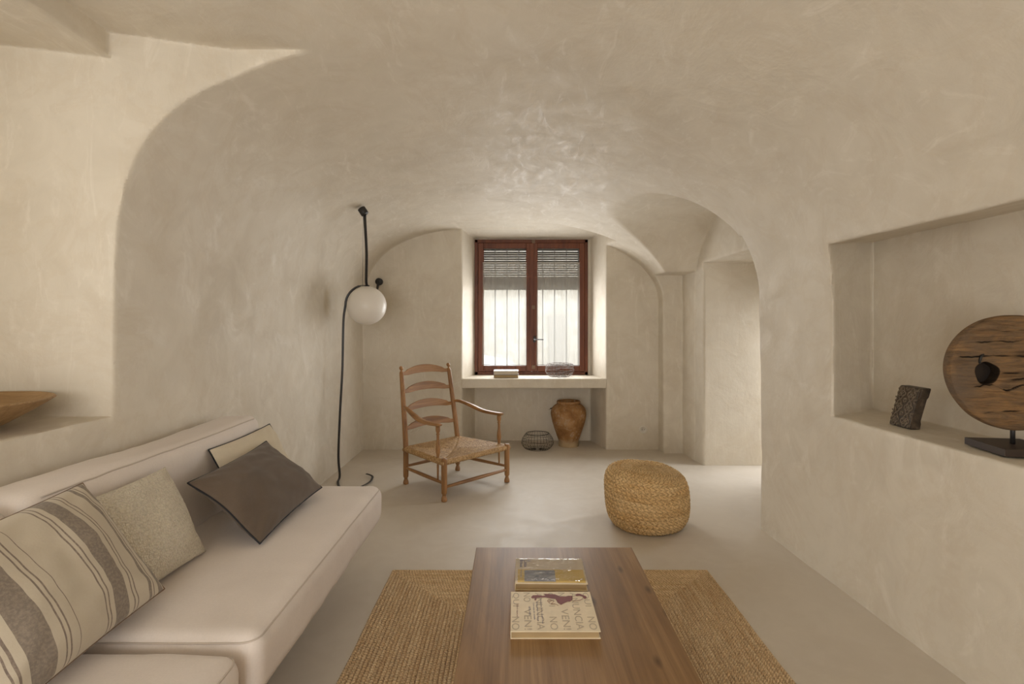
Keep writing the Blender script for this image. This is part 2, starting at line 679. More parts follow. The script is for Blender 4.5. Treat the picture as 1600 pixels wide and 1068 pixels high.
M_OAKY = wood_mat('chair_wood_along', srgb(104, 70, 38), srgb(146, 106, 64), srgb(166, 124, 80), axis=1, scale=1.6, rough=0.38)
M_TABLE = wood_mat('walnut_table', srgb(98, 70, 41), srgb(133, 101, 65), srgb(154, 122, 84), axis=1, scale=0.85, rough=0.42, knots=True)
M_WINDOW = wood_mat('red_brown_window_wood', srgb(70, 34, 18), srgb(102, 54, 33), srgb(120, 68, 42), axis=2, scale=1.5, rough=0.45)
M_BOWL = wood_mat('pale_bowl_wood', srgb(118, 90, 58), srgb(150, 120, 82), srgb(172, 142, 102), axis=0, scale=2.2, rough=0.6)
M_RUG = braid_mat('jute_rug', srgb(134, 107, 76), srgb(200, 168, 127), srgb(228, 204, 166), along=72)
M_POUF = braid_mat('jute_pouf', srgb(118, 86, 48), srgb(206, 168, 114), srgb(236, 208, 160), along=30)
M_BLACK = simple('black_metal', (0.018, 0.016, 0.015, 1), 0.5)
M_STRAP = simple('black_leather_strap', (0.02, 0.018, 0.018, 1), 0.42)
M_WIRE = simple('dark_wire', (0.035, 0.03, 0.027, 1), 0.45, metal=0.6)
M_WIRE2 = simple('grey_wire', (0.16, 0.13, 0.11, 1), 0.4, metal=0.7)
M_WHITE = simple('white_plastic', (0.72, 0.68, 0.60, 1), 0.4)
M_PAGES = simple('page_block', srgb(176, 152, 112), 0.8)
M_CHROME = simple('steel', (0.35, 0.33, 0.31, 1), 0.3, metal=1.0)


def globe_mat():
    n = NT('opal_glass')
    n.b.inputs['Subsurface Weight'].default_value = 0.3
    n.b.inputs['Subsurface Radius'].default_value = (0.05, 0.05, 0.045)
    return n.set((0.74, 0.70, 0.64, 1), 0.32, spec=0.4)


def boucle_mat():
    n = NT('boucle')
    v = n.coord()
    vo = n.n('ShaderNodeTexVoronoi')
    n.l(v, vo.inputs['Vector'])
    vo.inputs['Scale'].default_value = 165
    a = n.noise(v, 60, 4, 0.6, 0.6)
    h = n.math('SUBTRACT', n.math('MULTIPLY', a, 0.8), vo.outputs['Distance'])
    c = n.mix(n.ramp(vo.outputs['Distance'], [(0.2, 0), (0.85, 0.6)]), (0.72, 0.66, 0.54, 1), (0.46, 0.40, 0.31, 1))
    n.bump(h, 1.0, 0.006)
    return n.set(c, 0.95, spec=0.1, sheen=0.3)


def stripes_mat():
    """cream cloth with woven grey-brown bands that run the height of the cushion"""
    n = NT('striped_linen')
    uv = n.n('ShaderNodeUVMap').outputs['UV']
    u, v = n.sep(uv, 0), n.sep(uv, 1)
    cream, band, line = (0.52, 0.465, 0.375, 1), (0.215, 0.18, 0.15, 1), (0.20, 0.16, 0.135, 1)
    stops = [(0.0, cream)]
    def bandat(a, b, col):
        stops.extend([(a, col), (b, cream)])
    for a, b, col in ((0.02, 0.05, band), (0.10, 0.108, line), (0.125, 0.133, line), (0.17, 0.285, band), (0.325, 0.333, line), (0.348, 0.356, line), (0.40, 0.406, line),
                      (0.572, 0.580, line), (0.594, 0.602, line), (0.632, 0.722, band), (0.752, 0.760, line), (0.775, 0.783, line), (0.868, 0.892, band), (0.905, 0.911, line), (0.945, 0.982, band)):
        bandat(a, b, col)
    lo, hi = stops[:15], stops[15:]
    c1 = n.ramp(u, lo, 'CONSTANT')
    c2 = n.ramp(u, [(0.0, cream)] + hi, 'CONSTANT')
    c = n.mix(n.math('GREATER_THAN', u, 0.45), c1, c2)
    weave = n.math('SINE', n.math('MULTIPLY', v, 900))
    b = n.noise(n.coord(), 150, 3, 0.6)
    c = n.mix(n.ramp(b, [(0.35, 0.25), (0.6, 0.0)]), c, (0.50, 0.43, 0.33, 1))
    n.bump(n.math('ADD', b, n.math('MULTIPLY', weave, 0.05)), 0.3, 0.0015)
    return n.set(c, 0.9, spec=0.12, sheen=0.15)


def rush_mat():
    n = NT('woven_rush')
    v = n.coord()
    a = n.noise(v, 70, 5, 0.65, 0.8)
    b = n.noise(v, 14, 3, 0.6)
    c = n.ramp(a, [(0.28, srgb(96, 70, 38)), (0.48, srgb(164, 130, 86)), (0.68, srgb(206, 176, 130))])
    c = n.mix(n.ramp(b, [(0.35, 0.35), (0.6, 0.0)]), c, srgb(120, 92, 58))
    n.bump(a, 0.6, 0.003)
    return n.set(c, 0.6, spec=0.3)


def terracotta_mat():
    n = NT('weathered_terracotta')
    v = n.coord()
    a = n.noise(v, 7, 6, 0.65, 0.6)
    b = n.noise(v, 22, 5, 0.7, 0.8)
    c = n.ramp(a, [(0.3, srgb(114, 81, 48)), (0.5, srgb(150, 111, 70)), (0.7, srgb(178, 142, 102))])
    z = n.sep(v, 2)
    flake = n.math('MULTIPLY', n.ramp(b, [(0.54, 0.0), (0.62, 1.0)]), n.ramp(a, [(0.42, 0.0), (0.54, 1.0)]))
    c = n.mix(n.math('MULTIPLY', flake, 0.6), c, srgb(178, 160, 138))
    foot = n.math('MULTIPLY_ADD', n.math('SUBTRACT', b, 0.5), 0.10, z)
    c = n.mix(n.ramp(foot, [(0.045, 0.8), (0.085, 0.0)]), c, srgb(176, 156, 124))
    dk = n.noise(v, 12, 4, 0.7)
    c = n.mix(n.ramp(dk, [(0.62, 0.0), (0.72, 0.55)]), c, srgb(92, 62, 36))
    n.bump(n.math('ADD', a, b), 0.4, 0.006)
    return n.set(c, 0.78, spec=0.2)


def wheel_mat():
    n = NT('weathered_wheel_wood')
    v = n.coord(scale=(2.6, 8, 12))
    a = n.noise(v, 2.6, 9, 0.72, 0.9)
    f = n.noise(n.coord(scale=(4, 8, 60)), 2.0, 6, 0.7, 0.6)
    c = n.ramp(a, [(0.25, srgb(84, 70, 55)), (0.45, srgb(124, 101, 76)), (0.62, srgb(150, 116, 78)), (0.8, srgb(122, 104, 84))])
    c = n.mix(n.ramp(f, [(0.3, 0.7), (0.55, 0.0)]), c, srgb(66, 48, 34))
    g = n.noise(n.coord(), 5.5, 3, 0.6)
    x = n.sep(n.coord(), 0)
    grey = n.math('MULTIPLY', n.ramp(g, [(0.42, 0.0), (0.62, 0.8)]), n.ramp(n.math('MULTIPLY_ADD', x, -4.0, 0.0), [(0.25, 0.0), (0.8, 1.0)]))
    c = n.mix(grey, c, srgb(104, 92, 80))
    at = n.n('ShaderNodeAttribute', attribute_name='crack_and_shade')
    c = n.mix(n.ramp(at.outputs['Fac'], [(0.15, 0.0), (0.6, 0.9)]), c, srgb(30, 22, 15))  # shade inside the cracks and the bore, painted as dark colour
    n.bump(n.math('ADD', a, n.math('MULTIPLY', f, 0.8)), 0.9, 0.01)
    return n.set(c, 0.8, spec=0.2)


def stamp_mat():
    n = NT('dark_carved_wood')
    a = n.noise(n.coord(), 40, 4, 0.6)
    c = n.ramp(a, [(0.3, srgb(46, 38, 30)), (0.6, srgb(76, 64, 52)), (0.8, srgb(112, 98, 82))])
    n.bump(a, 0.4, 0.003)
    return n.set(c, 0.5, spec=0.4)


def stamp_relief_mat():
    n = NT('highlit_carved_ridges')
    a = n.noise(n.coord(), 90, 4, 0.6)
    return n.set(n.ramp(a, [(0.3, srgb(84, 72, 58)), (0.6, srgb(124, 110, 92))]), 0.4, spec=0.5)  # ridges lighter than the block: edge highlights painted into the colour


M_RELIEF = stamp_relief_mat()
M_GLOBE, M_BOUCLE, M_STRIPE, M_RUSH, M_TERRA, M_WHEEL, M_STAMP = (
    globe_mat(), boucle_mat(), stripes_mat(), rush_mat(), terracotta_mat(), wheel_mat(), stamp_mat())


def glass_mat():
    n = NT('window_glass')
    tr = n.n('ShaderNodeBsdfTransparent')
    tr.inputs[0].default_value = (0.96, 0.97, 0.96, 1)
    gl = n.n('ShaderNodeBsdfGlossy')
    gl.inputs['Roughness'].default_value = 0.02
    fr = n.n('ShaderNodeFresnel')
    fr.inputs[0].default_value = 1.3
    mx = n.n('ShaderNodeMixShader')
    n.l(fr.outputs[0], mx.inputs[0])
    n.l(tr.outputs[0], mx.inputs[1])
    n.l(gl.outputs[0], mx.inputs[2])
    n.l(mx.outputs[0], n.out.inputs['Surface'])
    return n.m


def sheer_mat():
    n = NT('sheer_voile')
    tr = n.n('ShaderNodeBsdfTransparent')
    tl = n.n('ShaderNodeBsdfTranslucent')
    df = n.n('ShaderNodeBsdfDiffuse')
    tl.inputs[0].default_value = (0.86, 0.84, 0.80, 1)
    df.inputs[0].default_value = (0.80, 0.77, 0.72, 1)
    m1 = n.n('ShaderNodeMixShader')
    m1.inputs[0].default_value = 0.4
    n.l(tl.outputs[0], m1.inputs[1])
    n.l(df.outputs[0], m1.inputs[2])
    m2 = n.n('ShaderNodeMixShader')
    m2.inputs[0].default_value = 0.55
    n.l(tr.outputs[0], m2.inputs[1])
    n.l(m1.outputs[0], m2.inputs[2])
    n.l(m2.outputs[0], n.out.inputs['Surface'])
    return n.m


def film_mat():
    n = NT('clear_plastic_film')
    tr = n.n('ShaderNodeBsdfTransparent')
    gl = n.n('ShaderNodeBsdfGlossy')
    gl.inputs['Roughness'].default_value = 0.05
    gl.inputs[0].default_value = (1, 1, 1, 1)
    b = n.n('ShaderNodeBump')
    b.inputs['Strength'].default_value = 1.0
    b.inputs['Distance'].default_value = 0.0035
    n.l(n.ramp(n.noise(n.coord(scale=(9, 16, 1)), 1.3, 2, 0.5, 1.6), [(0.40, 0.0), (0.44, 1.0), (0.48, 0.0), (0.56, 0.0), (0.60, 1.0), (0.65, 0.0)]), b.inputs['Height'])
    n.l(b.outputs[0], gl.inputs['Normal'])
    fr = n.n('ShaderNodeFresnel')
    fr.inputs[0].default_value = 1.45
    n.l(b.outputs[0], fr.inputs['Normal'])
    mx = n.n('ShaderNodeMixShader')
    n.l(n.math('MULTIPLY_ADD', fr.outputs[0], 0.6, 0.0), mx.inputs[0])
    n.l(tr.outputs[0], mx.inputs[1])
    n.l(gl.outputs[0], mx.inputs[2])
    n.l(mx.outputs[0], n.out.inputs['Surface'])
    return n.m


M_GLASS, M_SHEER, M_FILM = glass_mat(), sheer_mat(), film_mat()


# ------------------------------------------------------------------ window, sill, what is outside
structure(box('trim_1', (-0.545, 5.446, 0.628), (0.945, 5.93, 0.727), M_PLASTER, bev=0.012, seg=3))

win = bpy.data.objects.new('window_1', None)
COL.objects.link(win)
win.location = (0.19, 5.86, 0.727)
structure(win)


def wbox(name, x0, x1, z0, z1, y0, y1, mat, parent=win, bev=0.004):
    o = box(name, (x0 - 0.19, y0 - 5.86, z0 - 0.727), (x1 - 0.19, y1 - 5.86, z1 - 0.727), mat, parent, bev)
    return o


bm = bmesh.new()
wx0, wx1, wz0, wz1 = -0.438, 0.808, 0.722, 2.216
for lo, hi in (((wx0, wz0), (wx0 + 0.036, wz1)), ((wx1 - 0.036, wz0), (wx1, wz1)), ((wx0, wz1 - 0.036), (wx1, wz1)), ((wx0, wz0), (wx1, wz0 + 0.04))):
    box_bm(bm, (lo[0] - 0.19, -0.01, lo[1] - 0.727), (hi[0] - 0.19, 0.07, hi[1] - 0.727))
bevel(bm_obj('window_frame', bm, M_WINDOW, win), 0.004)
for x0, x1, gx0, gx1 in ((-0.400, 0.188, -0.338, 0.127), (0.192, 0.770, 0.254, 0.712)):
    bm = bmesh.new()
    z0, z1, gz0, gz1 = 0.764, 2.178, 0.828, 2.117
    for lo, hi in (((x0, z0), (gx0, z1)), ((gx1, z0), (x1, z1)), ((gx0, gz1), (gx1, z1)), ((gx0, z0), (gx1, gz0))):
        box_bm(bm, (lo[0] - 0.19, -0.022, lo[1] - 0.727), (hi[0] - 0.19, 0.03, hi[1] - 0.727))
    sash = bevel(bm_obj('sash', bm, M_WINDOW, win), 0.005)
    box('pane', (gx0 - 0.195, 0.0, gz0 - 0.732), (gx1 - 0.185, 0.004, gz1 - 0.722), M_GLASS, sash, bev=0)
wbox('meeting_strip', 0.168, 0.212, 0.77, 2.172, 5.826, 5.842, M_WINDOW)
h = wbox('handle', 0.205, 0.232, 1.085, 1.155, 5.818, 5.828, M_BLACK, bev=0.006)
V, F = tube(spline([(0.029, -0.036, 0.392), (0.03, -0.066, 0.392), (0.06, -0.072, 0.391), (0.125, -0.07, 0.39)], 6), [0.006] * 19, 8)
mesh_obj('lever', V, F, M_BLACK, h)
for zc in (0.815, 1.47, 2.19):
    o = wbox('latch_plate', 0.19, 0.226, zc - 0.02, zc + 0.02, 5.823, 5.828, M_BROWNPIPE, bev=0.003)

# sheer half curtains on each sash
for gx0, gx1, lab in ((-0.349, 0.132, 'sheer white voile half curtain on the left window sash, away from the handle'),
                      (0.249, 0.716, 'sheer white voile half curtain on the right window sash beside the handle')):
    nx, nz = 60, 26
    V, F = [], []
    for j in range(nz + 1):
        t = j / nz
        z = 0.834 + t * 1.128
        for i in range(nx + 1):
            u = i / nx
            x = gx0 + u * (gx1 - gx0) + (-0.010 * (1 - t) * (1 - u) if t < 0.7 else 0)
            y = 5.827 + 0.005 * math.sin(u * 40 + 1.5 * math.sin(t * 3)) * (1 - 0.5 * t) + 0.002 * math.sin(u * 83)
            V.append((x - (gx0 + gx1) / 2, y - 5.827, z - 0.834))
    for j in range(nz):
        for i in range(nx):
            a = j * (nx + 1) + i
            F.append((a, a + 1, a + nx + 2, a + nx + 1))
    t_ = thing('sheer_curtain', lab, 'curtain', ((gx0 + gx1) / 2, 5.827, 0.834), group='sheer half curtains')
    mesh_obj('voile', V, F, M_SHEER, t_)
    w = (gx1 - gx0) / 2
    V, F = tube([(-w, -0.004, 1.122), (w, -0.004, 1.122)], 0.003, 6)
    mesh_obj('curtain_rod', V, F, M_WHITE, t_)
    V, F = tube([(-w, -0.006, 0.008), (-w * .4, -0.006, 0.002), (w * .4, -0.006, 0.004), (w, -0.006, 0.0)], 0.0022, 6)
    mesh_obj('hem_cord', V, F, M_WIRE2, t_)

# roller shutter half lowered outside the glass
M_SHUT = simple('grey_brown_shutter', (0.23, 0.205, 0.185, 1), 0.55)
sh = thing('roller_shutter', 'grey slatted roller shutter half lowered outside the window', 'shutter', (0.19, 6.0, 1.70))
bm = bmesh.new()
z = 0.0
for k in range(26):
    gap = 0.0008 if k < 5 else (0.0062 if k < 18 else 0.0008)
    box_bm(bm, (-0.64, -0.006, z), (0.64, 0.006, z + 0.0195))
    z += 0.0195 + gap
box_bm(bm, (-0.64, -0.006, z), (0.64, 0.006, 0.60))
bm_obj('slats', bm, M_SHUT, sh, smooth=False)
box('bottom_rail', (-0.645, -0.009, -0.03), (0.645, 0.009, -0.001), M_SHUT, sh)
for sx in (-1, 1):
    box('guide_rail', (sx * 0.645 - 0.012, -0.014, -0.97), (sx * 0.645 + 0.012, 0.014, 0.55), M_SHUT, sh)
# iron bars
M_BARS = simple('grey_painted_bars', (0.30, 0.29, 0.28, 1), 0.6)
gr = thing('window_grille', 'upright iron bars outside the window behind the sheer curtains', 'grille', (0.19, 6.06, 0.70))
for k in range(9):
    x = -0.547 + k * 0.1355
    V, F = tube([(x, 0, 0.0), (x, 0, 1.5)], 0.0075, 8)
    mesh_obj('bar', V, F, M_BARS, gr)
for zz in (0.06, 1.44):
    box('crossbar', (-0.63, -0.004, zz - 0.014), (0.63, 0.004, zz + 0.014), M_WIRE2, gr, bev=0)


def stone_mat():
    n = NT('pale_rubble_stone')
    v = n.coord()
    vo = n.n('ShaderNodeTexVoronoi')
    n.l(n.coord(scale=(3.2, 3.2, 5.5)), vo.inputs['Vector'])
    vo.inputs['Scale'].default_value = 1.0
    a = n.noise(v, 9, 5, 0.65)
    c = n.ramp(a, [(0.3, srgb(138, 131, 120)), (0.6, srgb(162, 157, 148)), (0.8, srgb(176, 173, 167))])  # the stone's own pale grey tones
    c = n.mix(n.ramp(vo.outputs['Distance'], [(0.35, 0.0), (0.6, 0.5)]), c, srgb(128, 121, 110))
    n.bump(n.math('SUBTRACT', a, vo.outputs['Distance']), 0.6, 0.03)
    return n.set(c, 0.9)


M_STONE = stone_mat()
M_GROUND = simple('pale_gravel', srgb(150, 144, 134), 0.9)
structure(box('ground', (-9, 6.2, -0.35), (9, 18, -0.25), M_GROUND, bev=0))
bld = thing('stone_building', 'pale rubble stone building across the street, seen through the window', 'building', (0.5, 13.5, -0.25))
box('facade', (-8, 0, 0), (8, 1.2, 3.3), M_STONE, bld, bev=0.03)
box('eaves', (-8.1, -0.3, 3.3), (8.1, 1.3, 3.4), M_STONE, bld, bev=0.02)
box('shuttered_opening', (0.36, -0.05, 0.5), (0.80, 0.02, 1.75), simple('grey_door_paint', srgb(128, 122, 114), 0.6), bld, bev=0.01)

M_CARP = simple('pale_car_paint', srgb(160, 160, 160), 0.4)
M_TYRE = simple('tyre_rubber', (0.03, 0.03, 0.03, 1), 0.8)
M_DARKGLASS = simple('car_glass', srgb(96, 104, 108), 0.1)
car = thing('car', 'pale parked car outside, blurred behind the left sheer curtain', 'car', (-1.9, 9.3, -0.25))
prof = [(-2.1, .35), (-2.12, .75), (-1.7, .92), (-1.2, 1.38), (-.4, 1.46), (.5, 1.38), (1.15, .98), (1.85, .84), (2.05, .6), (2.05, .35), (1.7, .28), (-1.7, .28)]
V, F = [], []
for s, k in ((-0.85, 0.97), (-0.6, 1.0), (0.6, 1.0), (0.85, 0.97)):
    for x, z in prof:
        V.append((x * k, s, z * (k if z > 1 else 1)))
n_ = len(prof)
for a in range(3):
    for i in range(n_):
        j = (i + 1) % n_
        F.append((a * n_ + i, a * n_ + j, (a + 1) * n_ + j, (a + 1) * n_ + i))
F.append(tuple(range(n_ - 1, -1, -1)))
F.append(tuple(3 * n_ + i for i in range(n_)))
bevel(mesh_obj('car_body', V, F, M_CARP, car), 0.05, 3, 0.3)
for a, b in ((-1.1, -.35), (-.27, .9)):
    bm = bmesh.new()
    vs = [bm.verts.new(p) for p in ((a, -.86, .95), (b, -.86, .95), (min(b, .48), -.86, 1.32), (max(a + .25, -.95) if a < -1 else a, -.86, 1.34))]
    f_ = bm.faces.new(vs)
    r_ = bmesh.ops.extrude_face_region(bm, geom=[f_])
    for g in r_['geom']:
        if isinstance(g, bmesh.types.BMVert):
            g.co.y += 0.03
    bm_obj('side_window', bm, M_DARKGLASS, car, smooth=False)
for x in (-1.3, 1.25):
    for s in (-0.8, 0.8):
        V, F, _ = lathe([(.12, -.1), (.30, -.1), (.32, -.06), (.32, .06), (.30, .1), (.12, .1)], 28)
        wh = mesh_obj('wheel', xform(V, Matrix.Translation((x, s, .32)) @ Matrix.Rotation(H, 4, 'X')), F, M_TYRE, car)
        V, F, _ = lathe([(.05, -.112), (.19, -.112), (.2, -.1), (.2, .1), (.19, .112), (.05, .112)], 20)
        mesh_obj('hubcap', xform(V, Matrix.Translation((x, s, .32)) @ Matrix.Rotation(H, 4, 'X')), F, M_CHROME, wh)


# ------------------------------------------------------------------ sofa
def rounded_box(lo, hi, r, step=0.03, disp=None):
    """closed box with edges of radius r; disp(p, n) moves points along their normal"""
    axes = []
    for a in range(3):
        L = hi[a] - lo[a]
        e = [lo[a] + r * (1 - math.cos(math.pi / 2 * k / 5)) for k in range(6)]
        m = max(1, int((L - 2 * r) / step))
        mid = [lo[a] + r + (L - 2 * r) * k / m for k in range(1, m)]
        axes.append(e + mid + [lo[a] + hi[a] - x for x in reversed(e)])
    V, F, ids = [], [], {}

    def vid(p):
        k = tuple(round(c, 6) for c in p)
        if k not in ids:
            q = Vector([min(max(p[a], lo[a] + r), hi[a] - r) for a in range(3)])
            d = (Vector(p) - q)
            d.normalize()
            pos = q + d * r
            if disp:
                pos = pos + d * disp(pos, d)
            ids[k] = len(V)
            V.append(pos)
        return ids[k]
    for a in range(3):
        b, c = (a + 1) % 3, (a + 2) % 3
        for side, val in ((0, lo[a]), (1, hi[a])):
            B, C_ = axes[b], axes[c]
            for i in range(len(B) - 1):
                for j in range(len(C_) - 1):
                    q = []
                    for u, v in ((B[i], C_[j]), (B[i + 1], C_[j]), (B[i + 1], C_[j + 1]), (B[i], C_[j + 1])):
                        p = [0, 0, 0]
                        p[a], p[b], p[c] = val, u, v
                        q.append(vid(p))
                    F.append(tuple(q) if side else tuple(reversed(q)))
    return V, F


def seam_loop(lo, hi, r, z, off, n=8):
    """rounded rectangle at height z that follows the box edges, off metres outside the inner core"""
    pts = []
    for cx, cy, a0 in ((hi[0] - r, hi[1] - r, 0), (lo[0] + r, hi[1] - r, 90), (lo[0] + r, lo[1] + r, 180), (hi[0] - r, lo[1] + r, 270)):
        for k in range(n + 1):
            a = math.radians(a0 + 90 * k / n)
            pts.append((cx + off * math.cos(a), cy + off * math.sin(a), z))
    return pts


def cloth_disp(amp, seed, sc=6.0):
    def d(p, nrm):
        q = Vector((p.x * sc + seed, p.y * sc, p.z * sc))
        return amp * mnoise.noise(q) + amp * 0.5 * mnoise.noise(q * 2.7)
    return d


def sofa_module(name, label, y0, y1, yb1, front, top, group, seedv):
    x0 = -1.535
    t = thing(name, label, 'sofa', ((x0 + front) / 2, (y0 + y1) / 2, 0.0), group=group)
    O = Vector(t.location)
    lo, hi = (x0 - O.x, y0 - O.y, 0.262), (front - O.x, y1 - O.y, top)
    r = 0.055

    def sd(p, nrm):
        cr = 0.012 * max(0, nrm.z) * (1 - ((p.y - (lo[1] + hi[1]) / 2) / ((hi[1] - lo[1]) / 2)) ** 2) * (1 - ((p.x - (lo[0] + hi[0]) / 2) / ((hi[0] - lo[0]) / 2)) ** 4)
        wr = 0.0022 * math.sin(p.y * 55 + 6 * mnoise.noise(p * 5)) * max(0, nrm.x) * (0.4 + mnoise.noise(Vector((p.y * 3, seedv, 0))))
        return cr + wr + cloth_disp(0.004, seedv)(p, nrm)
    V, F = rounded_box(lo, hi, r, 0.028, sd)
    seat = mesh_obj('seat_cushion', V, F, M_SOFA, t)
    for lift in (1, -1):
        pts = []
        for cx, cy, a0 in ((hi[0] - r, hi[1] - r, 0), (lo[0] + r, hi[1] - r, 90), (lo[0] + r, lo[1] + r, 180), (hi[0] - r, lo[1] + r, 270)):
            for k in range(9):
                a = math.radians(a0 + 90 * k / 8)
                pts.append((Vector((cx, cy, hi[2] - r if lift > 0 else lo[2] + r)), Vector((math.cos(a) * 0.77, math.sin(a) * 0.77, 0.638 * lift))))
        full = []
        for (p, n1), (q, n2) in zip(pts, pts[1:] + pts[:1]):
            m = max(1, int((q - p).length / 0.04))
            full += [(p.lerp(q, k / m), n1.lerp(n2, k / m)) for k in range(m)]
        V, F = tube([p + n1 * (r + sd(p + n1 * r, n1) + 0.0005) for p, n1 in full], 0.0028, 6, closed=True)
        mesh_obj('seam', V, F, M_SOFA_SEAM, seat)
    lo, hi = (x0 - O.x, y0 - O.y + 0.004, top - 0.035), (-1.318 - O.x, yb1 - O.y, 0.825)

    def bd(p, nrm):
        wr = 0.004 * math.sin(p.y * 34 + 5 * mnoise.noise(p * 4)) * max(0, nrm.x) * max(0, mnoise.noise(Vector((p.y * 4, p.z * 3, seedv))) + .3)
        sag = -0.012 * max(0, nrm.z) * (0.5 + 0.5 * math.sin(p.y * 5 + seedv))
        return wr + sag + cloth_disp(0.007, seedv + 9, 5)(p, nrm) + 0.012 * max(0, nrm.x)
    V, F = rounded_box(lo, hi, 0.06, 0.026, bd)
    back = mesh_obj('back_cushion', V, F, M_SOFA, t)
    r = 0.06
    nn = Vector((0.74, 0, 0.673))
    pts = [Vector((hi[0] - r, lo[1] + r + (hi[1] - lo[1] - 2 * r) * k / 60, hi[2] - r)) for k in range(61)]
    pts = [p + nn * (r + bd(p + nn * r, nn) + 0.0008) for p in pts]
    V, F = tube(pts, 0.003, 6)
    mesh_obj('seam', V, F, M_SOFA_SEAM, back)
    box('base', (x0 - O.x + 0.08, y0 - O.y + 0.1, 0.07), (front - O.x - 0.36, y1 - O.y - 0.3, 0.275), M_BASE, t, 0.01)
    for sx in (x0 - O.x + 0.14, front - O.x - 0.42):
        for sy in (y0 - O.y + 0.16, y1 - O.y - 0.36):
            V, F, _ = lathe([(0.016, 0.0), (0.02, 0.004), (0.026, 0.08)], 16)
            mesh_obj('foot', xform(V, Matrix.Translation((sx, sy, 0))), F, M_BLACK, t)
    return t


sofa_module('sofa', 'off white linen sofa with long back cushion, holding the grey and boucle cushions', 1.425, 2.80, 2.765, -0.69, 0.452, 'matching sofa modules', 1.0)
sofa_module('sofa', 'off white linen sofa end piece at the bottom edge, under the striped cushion', 0.35, 1.405, 1.415, -0.705, 0.446, 'matching sofa modules', 4.0)


# ------------------------------------------------------------------ scatter cushions
def pillow(name, label, tl, tr, bl, thick, mat, pipe=None, group=None, seedv=0.0, pinch=0.05, wr=0.006, n=54, droop=0.0, pr=0.0032):
    """cushion spanned by its top-left, top-right and bottom-left corners as seen from its front"""
    tl, tr, bl = Vector(tl), Vector(tr), Vector(bl)
    ex, ey = tr - tl, tl - bl
    w, hh = ex.length, ey.length
    ex.normalize()
    ez = ex.cross(ey).normalized()
    ey = ez.cross(ex)
    cen = (tr + bl) / 2
    M = Matrix(((ex.x, ey.x, ez.x, cen.x), (ex.y, ey.y, ez.y, cen.y), (ex.z, ey.z, ez.z, cen.z), (0, 0, 0, 1)))
    t = thing(name, label, 'cushion', group=group)
    t.matrix_world = M

    def pos(u, v, side):
        k = max(0.0, (1 - abs(u) ** 2.6) * (1 - abs(v) ** 2.6))
        x = w / 2 * u * (1 - pinch * (1 - v * v) * abs(u))
        y = hh / 2 * v * (1 - pinch * (1 - u * u) * abs(v))
        z = side * thick / 2 * k ** 0.55
        q = Vector((u * 1.6 + seedv, v * 1.6, side * 3.0))
        z += wr * (mnoise.noise(q * 1.5) + 0.6 * mnoise.noise(q * 3.5)) * min(1, 2.5 * k) * side
        # gathers running in from the corners
        cr = (abs(u) * abs(v)) ** 2
        z += wr * 0.9 * cr * min(1, 5 * k) * math.sin(9 * (abs(u) - abs(v)) * 2.0 + seedv)
        z += droop * (v * v - 0.3) + 0.012 * mnoise.noise(Vector((u * 1.1 + seedv, v * 1.1, 5)))
        return (x, y, z)
    V, F, UV, ids = [], [], [], {}
    for side in (1, -1):
        for j in range(n + 1):
            for i in range(n + 1):
                u, v = -math.cos(math.pi * i / n), -math.cos(math.pi * j / n)
                u, v = 0.6 * u + 0.4 * (2 * i / n - 1), 0.6 * v + 0.4 * (2 * j / n - 1)
                edge = i in (0, n) or j in (0, n)
                key = (i, j) if edge else (i, j, side)
                if key not in ids:
                    ids[key] = len(V)
                    V.append(pos(u, v, side))
                    UV.append(((u + 1) / 2, (v + 1) / 2))
    for side in (1, -1):
        g = lambda i, j: ids.get((i, j), ids.get((i, j, side)))
        for j in range(n):
            for i in range(n):
                q = (g(i, j), g(i + 1, j), g(i + 1, j + 1), g(i, j + 1))
                F.append(q if side == 1 else q[::-1])
    mesh_obj('cover', V, F, mat, t, uvs=UV)
    if pipe is not None:
        loop = [ids[(i, 0)] for i in range(n)] + [ids[(n, j)] for j in range(n)] + [ids[(n - i, n)] for i in range(n)] + [ids[(0, n - j)] for j in range(n)]
        V2, F2 = tube([V[i] for i in loop], pr, 7, closed=True)
        mesh_obj('piping', V2, F2, pipe, t)
    return t


# corner order: far top, near top, near bottom would mirror the cloth, so top-left is the end nearer the camera
pillow('cushion', 'cream cushion with grey brown woven stripes at the near end of the sofa', (-1.285, 1.04, 0.80), (-1.28, 1.57, 0.825), (-1.055, 1.06, 0.478), 0.16, M_STRIPE, M_BROWNPIPE, seedv=1.3, pinch=0.03, pr=0.0022)
pillow('cushion', 'nubbly cream boucle cushion standing between the striped and the grey cushions', (-1.287, 1.515, 0.775), (-1.272, 1.935, 0.775), (-1.135, 1.50, 0.472), 0.135, M_BOUCLE, None, seedv=4.1, pinch=0.05)
pillow('cushion', 'plain cream cushion with black piping, half hidden behind the grey cushion', (-1.30, 2.27, 0.760), (-1.295, 2.83, 0.765), (-1.15, 2.24, 0.485), 0.085, M_CREAM, M_PIPING, seedv=2.2, pinch=0.05)
pillow('cushion', 'dark grey brown linen cushion with black piping leaning on the cream one', (-1.215, 1.975, 0.705), (-1.205, 2.575, 0.725), (-0.945, 1.975, 0.482), 0.13, M_GREY, M_PIPING, seedv=7.7, pinch=0.06, wr=0.009)


